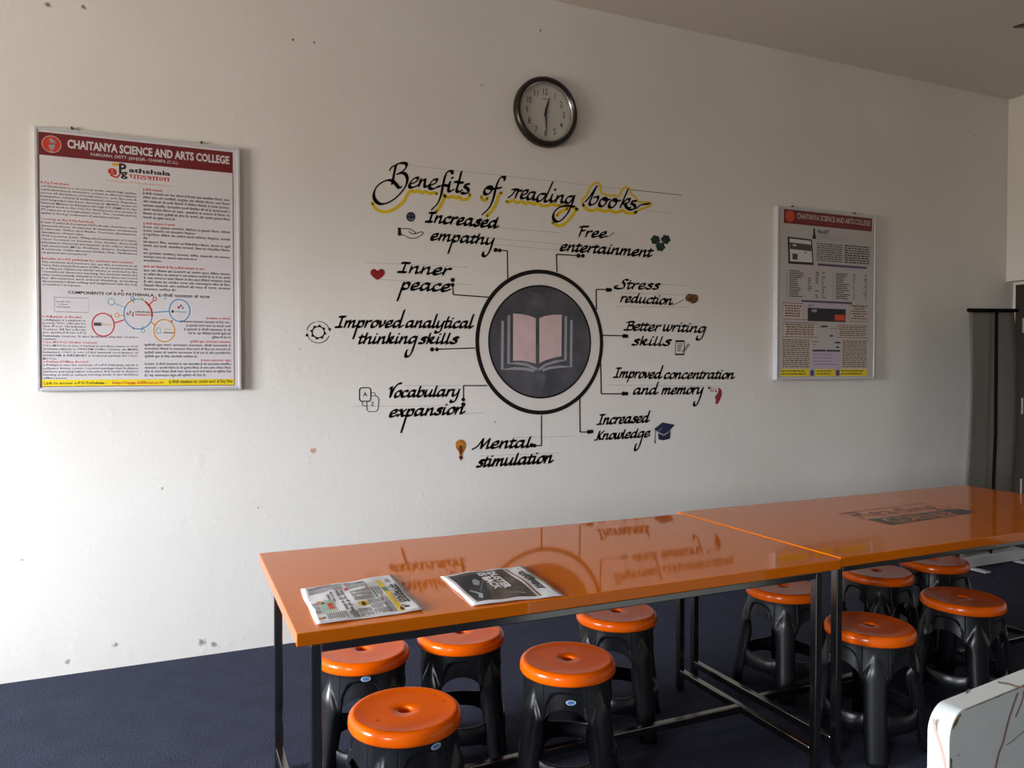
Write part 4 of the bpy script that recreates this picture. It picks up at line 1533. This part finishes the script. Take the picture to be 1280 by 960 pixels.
k.line(cB([(1092, 574), (1108, 570), (1116, 590)]), 0.6)
k.line(cB([(1140, 566), (1126, 580)]), 0.6)
cH = crop(740, 330, 8.0)
k = icon('brain_icon', 'brain', label='brown brain')
k.poly(catmull(cH([(940, 320), (965, 298), (1000, 302), (1035, 304), (1060, 320), (1056, 370), (1030, 388), (1000, 396), (975, 380), (945, 368), (932, 345), (940, 320)]), 4)[:-1])
k = icon('brain_fold', 'scuff', 0.0014)
for pts in ([(950, 330), (965, 350), (960, 372)], [(978, 312), (982, 345), (976, 372)], [(1005, 312), (1010, 350), (1004, 385)], [(1034, 318), (1038, 350), (1030, 378)]):
    k.line(cH(pts), 0.7, smooth=True)
k = icon('notepad_icon', 'black_paint', label='notepad with a pencil')
k.poly(cH([(832, 762), (924, 762), (924, 782), (832, 782)]))
k.poly(cH([(830, 896), (924, 896), (924, 912), (830, 912)]))
k.line(cH([(834, 782), (832, 896)]), 0.8)
k.line(cH([(922, 782), (920, 896)]), 0.8)
for i in range(7):
    k.line(cH([(852, 798 + i * 12), (904 - i * 3, 798 + i * 12)]), 0.7)
k.line(cH([(898, 876), (966, 796), (976, 806), (912, 884), (898, 876)]), 0.8)
cI = crop(740, 440, 6.737)
k = icon('head_icon', 'maroon', label='maroon head profile with dots')
k.poly(catmull(cI([(1065, 302), (1088, 320), (1092, 360), (1078, 400), (1058, 436), (1038, 434), (1042, 402), (1034, 380), (1052, 352), (1064, 330), (1065, 302)]), 4)[:-1])
for (x, y, r_) in ((986, 303, 12), (1000, 326, 6), (1008, 305, 5), (1020, 326, 6), (1030, 308, 5), (1044, 330, 8), (1046, 310, 4)):
    k.ellipse(cI([(x, y)])[0], r_ / 6.737, r_ / 6.737, 10)
k = icon('graduation_cap_icon', 'navy', label='navy graduation cap')
k.poly(cI([(522, 648), (592, 592), (696, 612), (650, 668), (604, 694), (560, 676)]))
k.poly(cI([(556, 684), (606, 706), (662, 668), (656, 730), (600, 744), (558, 736)]))
k.line(cI([(532, 655), (530, 768)]), 0.9)
k.poly(cI([(524, 740), (540, 768), (526, 770)]))
k = icon('cap_tassel', 'page_grey', 0.0014)
k.line(cI([(528, 672), (560, 668), (586, 642)]), 0.8)
k.line(cI([(552, 682), (606, 700), (664, 664)]), 1.0)
last_icon = None
for nm, (kk, mm, lab, par) in ic.items():
    if lab:
        last_icon = kk.build(nm, M[mm], MU, label=lab)
    else:
        kk.build(nm, M[mm], last_icon)

# ------------------------------------------------------------------ wall clock
CKX, CKZ, CKR = 2.0025, 2.911, 0.203
CK = thing('clock', 'round dark-rimmed clock hung on the wall above the mural title', 'clock', (CKX, 0, CKZ))
b = MB()
b.lathe([(0.196, 0.0), (CKR, 0.006), (CKR, 0.026), (0.199, 0.038), (0.190, 0.045), (0.178, 0.044), (0.171, 0.036), (0.169, 0.028)], 96, axis='y')
b.build('rim', M['clock_rim'], CK, smooth=40, label='dark brown rim')
b = MB()
b.lathe([(0.1705, 0.036), (0.166, 0.034), (0.162, 0.026), (0.160, 0.014)], 96, axis='y')
b.build('bezel', M['silver'], CK, smooth=True, label='silver inner ring')
b = MB()
b.lathe([(0.165, 0.013), (0.0005, 0.013)], 96, axis='y')
dial = b.build('dial', M['dial'], CK, label='pale dial')
k = Ink(lambda u, v: (u, -0.0136, v))
for h_ in range(1, 13):
    a = PI / 2 - h_ * PI / 6
    rr = 0.120
    k.text_at(str(h_), rr * math.cos(a), rr * math.sin(a) - 0.0175, 0.036, aspect=0.74, fat=0.006, res=3, up=1.0, align='c')
for mi in range(60):
    a = mi * PI / 30
    k.line([(0.149 * math.cos(a), 0.149 * math.sin(a)), (0.155 * math.cos(a), 0.155 * math.sin(a))], 0.0022 if mi % 5 else 0.004)
k.rect(-0.022, 0.076, 0.018, 0.080)
k.build('numerals', M['print_black'], dial, world=False)


def hand(name, ang, L, wd, y):
    b = MB()
    c_, s_ = math.cos(ang), math.sin(ang)
    pr = [(-0.026, -wd * 0.5), (-0.026, wd * 0.5), (0.0, wd * 0.7), (L * 0.55, wd * 0.62), (L, 0.0012), (L, -0.0012), (L * 0.55, -wd * 0.62), (0.0, -wd * 0.7)]
    fr = [(u * c_ - v * s_, -y - 0.0012, u * s_ + v * c_) for (u, v) in pr]
    bk_ = [(p[0], -y, p[2]) for p in fr]
    n = len(fr)
    b.add(fr + bk_, [tuple(range(n)), tuple(range(2 * n - 1, n - 1, -1))] + [(i, i + n, (i + 1) % n + n, (i + 1) % n) for i in range(n)])
    b.build(name, M['print_black'], CK)


hand('hour_hand', PI / 2 - R(15.5), 0.092, 0.010, 0.0165)
hand('minute_hand', PI / 2 - R(178), 0.128, 0.008, 0.0195)
b = MB()
b.lathe([(0.0001, 0.0235), (0.007, 0.0235), (0.007, 0.013)], 20, axis='y')
b.build('hand_pin', M['print_black'], CK)
b = MB()
b.lathe([(0.168, 0.033), (0.0005, 0.0345)], 96, axis='y')
b.build('glass_cover', M['glass'], CK, smooth=True)

# ------------------------------------------------------------------ newspapers
TOPZ = TH + 0.0004


class Paper:
    """a folded newspaper lying on the near table: corners far-left, far-right, near-right, near-left"""
    def __init__(self, label, q, seed, thick=0.0055):
        q = [(x * TS, CAM.y + (y - CAM.y) * TS) for (x, y) in q]
        cx = sum(p[0] for p in q) / 4
        cy = sum(p[1] for p in q) / 4
        self.q, self.th, self.seed = q, thick, seed
        self.t = thing('newspaper', label, 'newspaper', (cx, cy, TOPZ), 0, 'newspapers on the table')
        n, m = 26, 26
        for li, (g, z_) in enumerate(((0.000, thick), (0.006, thick * 0.62), (-0.004, thick * 0.28))):
            b = MB()
            vs = []
            for j in range(m + 1):
                for i in range(n + 1):
                    x, y, h = self.at(i / n, j / m, li)
                    x += g * (0.5 - (i / n)) * (1 if li == 2 else -1)
                    y += g * (j / m - 0.5) * 2 * -1
                    vs.append((x, y, TOPZ + 0.0016 + (z_ - thick) + h if li == 0 else TOPZ + 0.0016 + z_ * (h / thick)))
            b.add(vs, [(j * (n + 1) + i, (j + 1) * (n + 1) + i, (j + 1) * (n + 1) + i + 1, j * (n + 1) + i + 1) for j in range(m) for i in range(n)])
            o = b.build('front_page' if li == 0 else 'inner_sheet', M['newsprint'], self.t, world=True, smooth=True, solid=0.0022 if li == 0 else 0.0012)
            if li == 0:
                self.front = o

    def at(self, u, v, li=0):
        """u along the page's left edge to right as seen from the camera, v from far to near; returns x, y, height"""
        q = self.q
        x = (q[0][0] * (1 - u) + q[1][0] * u) * (1 - v) + (q[3][0] * (1 - u) + q[2][0] * u) * v
        y = (q[0][1] * (1 - u) + q[1][1] * u) * (1 - v) + (q[3][1] * (1 - u) + q[2][1] * u) * v
        s_ = self.seed
        e = min(u, 1 - u, v, 1 - v)
        h = self.th * (0.80 + 0.30 * smooth01(e * 5)) + 0.0022 * math.sin(6.1 * u + s_) * math.sin(5.2 * v + 2 * s_) + 0.0012 * math.sin(17 * u + 9 * v + s_)
        r_ = 0.0014
        x += r_ * math.sin(11 * v + s_ * 3 + li) * (u - 0.5) * 2
        y += r_ * math.sin(13 * u + s_ * 5 + li * 2) * (v - 0.5) * 2
        return x, y, h

    def ink(self, layer=1):
        def f_(u, v):
            x, y, h = self.at(u, v)
            return (x, y, TOPZ + 0.0016 + h + 0.0004 * layer)
        return Ink(f_)


class Page(Ink):
    """page space: a = 0..1 along the reading direction (far to near), c = 0..1 from the foot of the page to its head (left to right)"""
    def __init__(self, paper, layer=1):
        base = paper.ink(layer).fn
        super().__init__(lambda a, c: base(c, a))


N1 = Paper('newspaper with a black masthead and yellow strip, nearest the left end of the table',
           [(0.355, -1.654), (0.653, -1.600), (0.639, -1.984), (0.346, -1.988)], 1.3)
N2 = Paper('newspaper with a dark full-page advertisement, right of the other newspaper',
           [(0.797, -1.688), (1.089, -1.670), (1.063, -2.021), (0.784, -2.002)], 2.6)
rnd = random.Random(11)


def columns(pg, a0, a1, c0, c1, ncol, rows, th=0.5, gap=0.012):
    base, pg = pg, Page(N1)
    wd = (a1 - a0 - gap * (ncol - 1)) / ncol
    dc_ = (c1 - c0) / rows
    for j in range(ncol):
        s_ = a0 + j * (wd + gap)
        for i in range(rows):
            e = s_ + wd * (1 if rnd.random() < 0.85 else rnd.uniform(0.4, 0.9))
            a = s_
            while a < e - 0.004:
                L = min(rnd.uniform(0.02, 0.05), e - a)
                pg.rect(a, c0 + dc_ * i, a + L, c0 + dc_ * (i + th))
                a += L + 0.006
    pg.build('news_text', M['print_black' if base is bkp else 'print_dark'], N1.front)


def grid_rect(pg, a0, c0, a1, c1, n=8):
    """a rectangle cut finely enough to follow the page's bend"""
    for i in range(n):
        for j in range(n):
            pg.rect(a0 + (a1 - a0) * i / n, c0 + (c1 - c0) * j / n, a0 + (a1 - a0) * (i + 1) / n, c0 + (c1 - c0) * (j + 1) / n)


bkp, grp = Page(N1), Page(N1)
bkp.text('नवभारत', 0.28, 0.80, 0.850, 0.105, 0.035, 2, up=1.0)
bkp.text_at('रायपुर', 0.16, 0.90, 0.018, 1.0, 0.01, 1, 1.0)
grp.rect(0.10, 0.91, 0.17, 0.918)
grp.rect(0.12, 0.885, 0.15, 0.893)
bkp.text('ई-पेपर', 0.13, 0.20, 0.875, 0.022, 0.01, 1, up=1.0)
yl = Page(N1)
grid_rect(yl, 0.12, 0.775, 0.98, 0.825)
yl.build('yellow_strip', M['news_yellow'], N1.front, label='yellow strip under the masthead')
gn = Page(N1, 2)
grid_rect(gn, 0.34, 0.776, 0.46, 0.824, 4)
grid_rect(gn, 0.30, 0.665, 0.60, 0.680, 4)
gn.build('green_patch', M['news_green'], N1.front)
fc = Page(N1, 2)
fc.ellipse((0.87, 0.845), 0.022, 0.022, 14)
fc.ellipse((0.30, 0.625), 0.03, 0.016, 12)
fc.ellipse((0.50, 0.10), 0.05, 0.03, 12)
fc.ellipse((0.93, 0.05), 0.03, 0.025, 12)
fc.build('portrait_print', M['skin_tone'], N1.front)
dk = Page(N1, 2)
dk.ellipse((0.905, 0.872), 0.018, 0.026, 12)
dk.ellipse((0.93, 0.815), 0.04, 0.016, 12)
grid_rect(dk, 0.02, 0.14, 0.035, 0.30, 4)
dk.ellipse((0.70, 0.50), 0.045, 0.022, 12)
dk.ellipse((0.10, 0.60), 0.02, 0.03, 12)
dk.ellipse((0.92, 0.085), 0.016, 0.014, 12)
dk.ellipse((0.53, 0.13), 0.03, 0.016, 12)
dk.build('dark_picture', M['news_dark'], N1.front)
am = Page(N1)
am.ellipse((0.69, 0.50), 0.06, 0.055, 14)
am.build('warm_picture', M['news_yellow'], N1.front)
pg_ = Page(N1)
grid_rect(pg_, 0.46, 0.09, 0.80, 0.235, 6)
pg_.build('tinted_box', M['news_pale_green'], N1.front)
rd = Page(N1, 2)
grid_rect(rd, 0.55, 0.165, 0.72, 0.215, 4)
rd.ellipse((0.245, 0.425), 0.045, 0.016, 14)
rd.build('red_print', M['print_red'], N1.front)
# headlines run along the reading direction
for (a0, a1, c_, h_, s_) in ((0.24, 0.86, 0.352, 0.030, 'रायपुर शहर की बड़ी खबर'), (0.24, 0.80, 0.306, 0.030, 'सरकार की नई योजना'), (0.25, 0.52, 0.245, 0.020, 'पदेश मे आज'), (0.30, 0.72, 0.205, 0.02, 'मौसम का हाल')):
    bkp.text(s_, a0, a1, c_, h_, 0.02, 1, up=1.0)
columns(grp, 0.04, 0.26, 0.44, 0.66, 2, 14)
columns(grp, 0.32, 0.60, 0.44, 0.655, 3, 14)
columns(grp, 0.62, 0.97, 0.56, 0.72, 3, 10)
columns(grp, 0.30, 0.97, 0.70, 0.765, 5, 4)
columns(grp, 0.80, 0.98, 0.42, 0.55, 2, 9)
columns(grp, 0.04, 0.22, 0.05, 0.40, 2, 20)
columns(bkp, 0.84, 0.98, 0.33, 0.41, 1, 5, 0.6)
columns(grp, 0.82, 0.98, 0.12, 0.31, 1, 10)
columns(grp, 0.48, 0.80, 0.03, 0.085, 3, 4)
bkp.line([(0.04, 0.693), (0.97, 0.693)], 0.004)
bkp.line([(0.24, 0.405), (0.97, 0.405)], 0.004)
bkp.build('masthead_and_headlines', M['print_black'], N1.front)
grp.build('masthead_note', M['print_dark'], N1.front)

ad = Page(N2)
grid_rect(ad, 0.035, 0.06, 0.965, 0.735, 12)
ad.build('advertisement', M['news_brown'], N2.front, label='dark brown full-page advertisement')
a2 = Page(N2, 2)
for i in range(8):
    for j in range(8):
        def cc(p, q):
            return (0.12 + 0.80 * p, 0.075 + (0.10 + 0.26 * (1 - p * 0.75)) * q)
        a2.poly([cc(i / 8, j / 8), cc((i + 1) / 8, j / 8), cc((i + 1) / 8, (j + 1) / 8), cc(i / 8, (j + 1) / 8)])
a2.build('car_shape', M['news_dark'], N2.front, label='dark car body in the advertisement')
a3 = Page(N2, 3)
a3.poly([(0.26, 0.30), (0.34, 0.33), (0.46, 0.28), (0.44, 0.22), (0.30, 0.25)])
a3.poly([(0.62, 0.10), (0.74, 0.16), (0.86, 0.12), (0.90, 0.15), (0.76, 0.20), (0.60, 0.13)])
a3.poly([(0.82, 0.50), (0.86, 0.58), (0.90, 0.64), (0.875, 0.645), (0.84, 0.58)])
a3.line([(0.30, 0.385), (0.96, 0.08)], 0.004)
a3.build('car_highlight', M['page_grey'], N2.front)
a4 = Page(N2, 3)
a4.text('DUSTER', 0.10, 0.66, 0.505, 0.085, 0.045, 2, up=1.0)
a4.text('IS BACK', 0.09, 0.66, 0.395, 0.085, 0.045, 2, up=1.0)
a4.build('advertisement_lettering', M['print_white'], N2.front, label='white lettering reading DUSTER IS BACK')
a5 = Page(N2)
for seg in range(12):
    a_ = 0.04 + 0.92 * seg / 12
    a5.rect(a_, 0.765, a_ + 0.92 / 12, 0.785)
a5.build('red_rule', M['print_maroon'], N2.front)
a6 = Page(N2)
a6.text('पतिका', 0.20, 0.80, 0.835, 0.085, 0.045, 2, up=1.0)
a6.text('रायपुर', 0.06, 0.12, 0.90, 0.018, 0.01, 1, up=1.0)
a6.rect(0.30, 0.815, 0.36, 0.819)
a6.rect(0.44, 0.815, 0.50, 0.819)
a6.build('masthead', M['print_black'], N2.front)

# ------------------------------------------------------------------ rolled-up display stand, seen from behind
BN = thing('banner_stand', 'tall grey pull-up banner seen from behind, standing beside the dark door', 'banner stand', (5.42, -0.36, 0))
TL, TR = Vector((5.275, -0.31, 1.832)), Vector((5.845, -0.27, 1.850))
BL, BR = Vector((5.055, -0.43, 0.06)), Vector((5.730, -0.36, 0.06))
b = MB()
nu, nv = 10, 30
vs = []
for j in range(nv + 1):
    v = j / nv
    for i in range(nu + 1):
        u = i / nu
        p = (TL * (1 - u) + TR * u) * (1 - v) + (BL * (1 - u) + BR * u) * v
        p = p + Vector((0.022 * math.sin(PI * v * 1.4) * (1 if u > 0.5 else 0.6) * abs(u - 0.5) * 2, -0.02 * (abs(u - 0.5) * 2) ** 2 * math.sin(PI * min(1, v * 1.2)), 0))
        vs.append(p)
b.add(vs, [(j * (nu + 1) + i, j * (nu + 1) + i + 1, (j + 1) * (nu + 1) + i + 1, (j + 1) * (nu + 1) + i) for j in range(nv) for i in range(nu)])
b.build('banner_sheet', M['banner_grey'], BN, world=True, smooth=True, solid=0.0015)
b = MB()
dv_ = (TR - TL).normalized()
b.tube([TL - dv_ * 0.012 + Vector((0, -0.006, 0.006)), TR + dv_ * 0.03 + Vector((0, -0.006, 0.006))], 0.014, 10)
b.build('top_rail', M['matte_black'], BN, world=True, smooth=40)
b = MB()
tm = TL * 0.485 + TR * 0.515
bm_ = BL * 0.52 + BR * 0.48
b.tube([tm + Vector((0, -0.03, 0)), tm * 0.5 + bm_ * 0.5 + Vector((0, -0.045, 0)), bm_ + Vector((0, -0.03, 0))], 0.011, 10)
b.build('support_pole', M['matte_black'], BN, world=True, smooth=40)
b = MB()
bc = (BL + BR) / 2
b.box(bc.x - 0.36, bc.x + 0.36, bc.y - 0.06, bc.y + 0.05, 0.012, 0.085)
b.box(bc.x - 0.28, bc.x - 0.22, bc.y - 0.18, bc.y + 0.12, 0.0, 0.012)
b.box(bc.x + 0.22, bc.x + 0.28, bc.y - 0.18, bc.y + 0.12, 0.0, 0.012)
b.build('base', M['aluminium'], BN, world=True, bevel=0.006)

# ------------------------------------------------------------------ marble laminate panel in the right foreground
PN = thing('laminate_panel', 'white marble-patterned panel with a rounded chipped corner in the right foreground', 'panel', (1.371, -3.05, 0), R(7))
PH, PW, PR, PT = 0.748, 1.15, 0.052, 0.044


def outline(inset=0.0):
    pts = [(PW, PH - inset), (PR, PH - inset)] if False else []
    pts.append((inset, 0.0))
    for i in range(15):
        a = PI - (PI / 2) * i / 14
        pts.append((PR + (PR - inset) * math.cos(a), PH - PR + (PR - inset) * math.sin(a)))
    pts.append((PW, PH - inset))
    pts.append((PW, 0.0))
    return pts


b = MB()
o1 = outline(0.0016)
n = len(o1)
b.add([(x, 0.0, z) for x, z in o1] + [(x, PT, z) for x, z in o1], [tuple(range(n)), tuple(range(2 * n - 1, n - 1, -1))])
b.build('face', M['marble'], PN)
b = MB()
o2 = outline(0.0)
b.add([(x, 0.0008, z) for x, z in o2] + [(x, PT - 0.0008, z) for x, z in o2] + [(x, 0.0, z) for x, z in o1] + [(x, PT, z) for x, z in o1],
      [(i, i + 1, i + 1 + n, i + n) for i in range(n - 1)] + [(i, i + 1, 2 * n + i + 1, 2 * n + i) for i in range(n - 1)] +
      [(n + i, n + i + 1, 3 * n + i + 1, 3 * n + i) for i in range(n - 1)])
b.build('edge_band', M['marble'], PN, smooth=60)
b = MB()
rng_ = random.Random(4)


def chip(path, wd):
    up, dn = [], []
    for (x, z) in path:
        q = wd * rng_.uniform(0.5, 1.0)
        nx, nz = x - 0.2, z - (PH - 0.2)
        L = math.hypot(nx, nz)
        up.append((x, -0.0012, z))
        dn.append((x - nx / L * q, -0.0012, z - nz / L * q))
    m_ = len(path)
    b.add(up + dn, [(i, i + 1, m_ + i + 1, m_ + i) for i in range(m_ - 1)])


chip([(0.0016 + 0.0, PH - 0.150 + 0.006 * i) for i in range(12)], 0.010)
chip([(PR + (PR - 0.0016) * math.cos(PI - 0.5 - 0.08 * i), PH - PR + (PR - 0.0016) * math.sin(PI - 0.5 - 0.08 * i)) for i in range(10)], 0.010)
chip([(PR + 0.012 * i, PH - 0.0016) for i in range(22)], 0.0022)
b.build('chipped_edge', M['chip_wood'], PN, label='brown wood showing at the chipped edge')

PCA, PSA = math.cos(R(7)), math.sin(R(7))


def pixel_ray(px, py):
    F = Vector((math.sin(YAW) * math.cos(PIT), math.cos(YAW) * math.cos(PIT), -math.sin(PIT)))
    RT = Vector((math.cos(YAW), -math.sin(YAW), 0))
    U = RT.cross(F)
    return F + RT * ((px - 640) / FPX) + U * ((480 - py) / FPX)


def on_panel(px, py, side):
    '''photo pixel -> point in the panel's own frame, on its front face, its left edge or its top edge'''
    d = pixel_ray(px, py)
    o_ = CAM - Vector((1.371, -3.05, 0))
    ol = Vector((o_.x * PCA + o_.y * PSA, -o_.x * PSA + o_.y * PCA, o_.z))
    dl = Vector((d.x * PCA + d.y * PSA, -d.x * PSA + d.y * PCA, d.z))
    ax, val, off = {'front': (1, 0.0, Vector((0, -0.0006, 0))), 'left': (0, 0.0, Vector((-0.0006, 0, 0))), 'top': (2, PH, Vector((0, 0, 0.0006)))}[side]
    return ol + dl * ((val - ol[ax]) / dl[ax]) + off


cP = crop(1120, 820, 6.857)
for side, wd, pts, lab in (('front', 2.6, [(1040, 322), (1005, 420), (960, 560), (915, 740), (880, 830), (850, 965)], None), ('front', 2.0, [(1092, 305), (1078, 385), (1024, 520)], None),
                      ('front', 1.3, [(948, 762), (1010, 718), (1060, 672), (1110, 632)], None), ('front', 1.0, [(520, 852), (545, 850)], None),
                      ('left', 3.6, [(322, 545), (340, 640), (380, 760), (412, 880), (432, 990)], None),
                      ('top', 2.2, [(880, 228), (960, 240), (1030, 262), (1110, 272)], None), ('top', 2.6, [(622, 292), (606, 318)], None)):
    k = Ink(lambda u, v, sd=side: on_panel(u, v, sd))
    k.line(cP(pts), wd, smooth=True)
    k.mb.build('vein', M['vein_pink'] if side == 'left' else M['vein'], PN)

# ------------------------------------------------------------------ ceiling fan, one blade tip in view
tip = Vector((4.04, -1.445, 3.20))
hubc = tip + Vector((0.62, -0.285, 0.0))
FN = thing('ceiling_fan', 'dark brown ceiling fan blade entering at the top right corner', 'ceiling fan', (hubc.x, hubc.y, ROOM_Z1))
b = MB()
b.lathe([(0.0001, 0.0), (0.055, 0.0), (0.05, -0.05), (0.012, -0.06), (0.012, -0.24)], 24)
b.build('down_rod', M['fan_brown'], FN, smooth=40)
b = MB()
b.lathe([(0.012, -0.24), (0.07, -0.25), (0.10, -0.29), (0.10, -0.37), (0.07, -0.41), (0.0001, -0.42)], 32)
b.build('motor', M['fan_brown'], FN, smooth=40)
base_a = math.atan2(tip.y - hubc.y, tip.x - hubc.x)
for i in range(3):
    a = base_a + i * 2 * PI / 3
    c_, s_ = math.cos(a), math.sin(a)
    b = MB()
    sec = [(0.10, 0.025, 0.0), (0.18, 0.045, 0.0), (0.60, 0.052, 0.0), (0.680, 0.050, 0.0), (0.684, 0.047, 0.0)]
    vs = []
    for (r_, hw, _) in sec:
        for sg in (-1, 1):
            for dz in (-0.005, 0.005):
                vs.append((r_ * c_ - sg * hw * s_, r_ * s_ + sg * hw * c_, -0.374 + dz - sg * hw * 0.27))
    fs = []
    for j in range(len(sec) - 1):
        p, q = j * 4, j * 4 + 4
        fs += [(p, q, q + 2, p + 2), (p + 1, p + 3, q + 3, q + 1), (p, p + 1, q + 1, q), (p + 2, q + 2, q + 3, p + 3)]
    fs += [(0, 2, 3, 1), tuple(len(vs) - 4 + v for v in (0, 1, 3, 2))]
    b.add(vs, fs)
    b.build('blade', M['fan_brown'], FN)
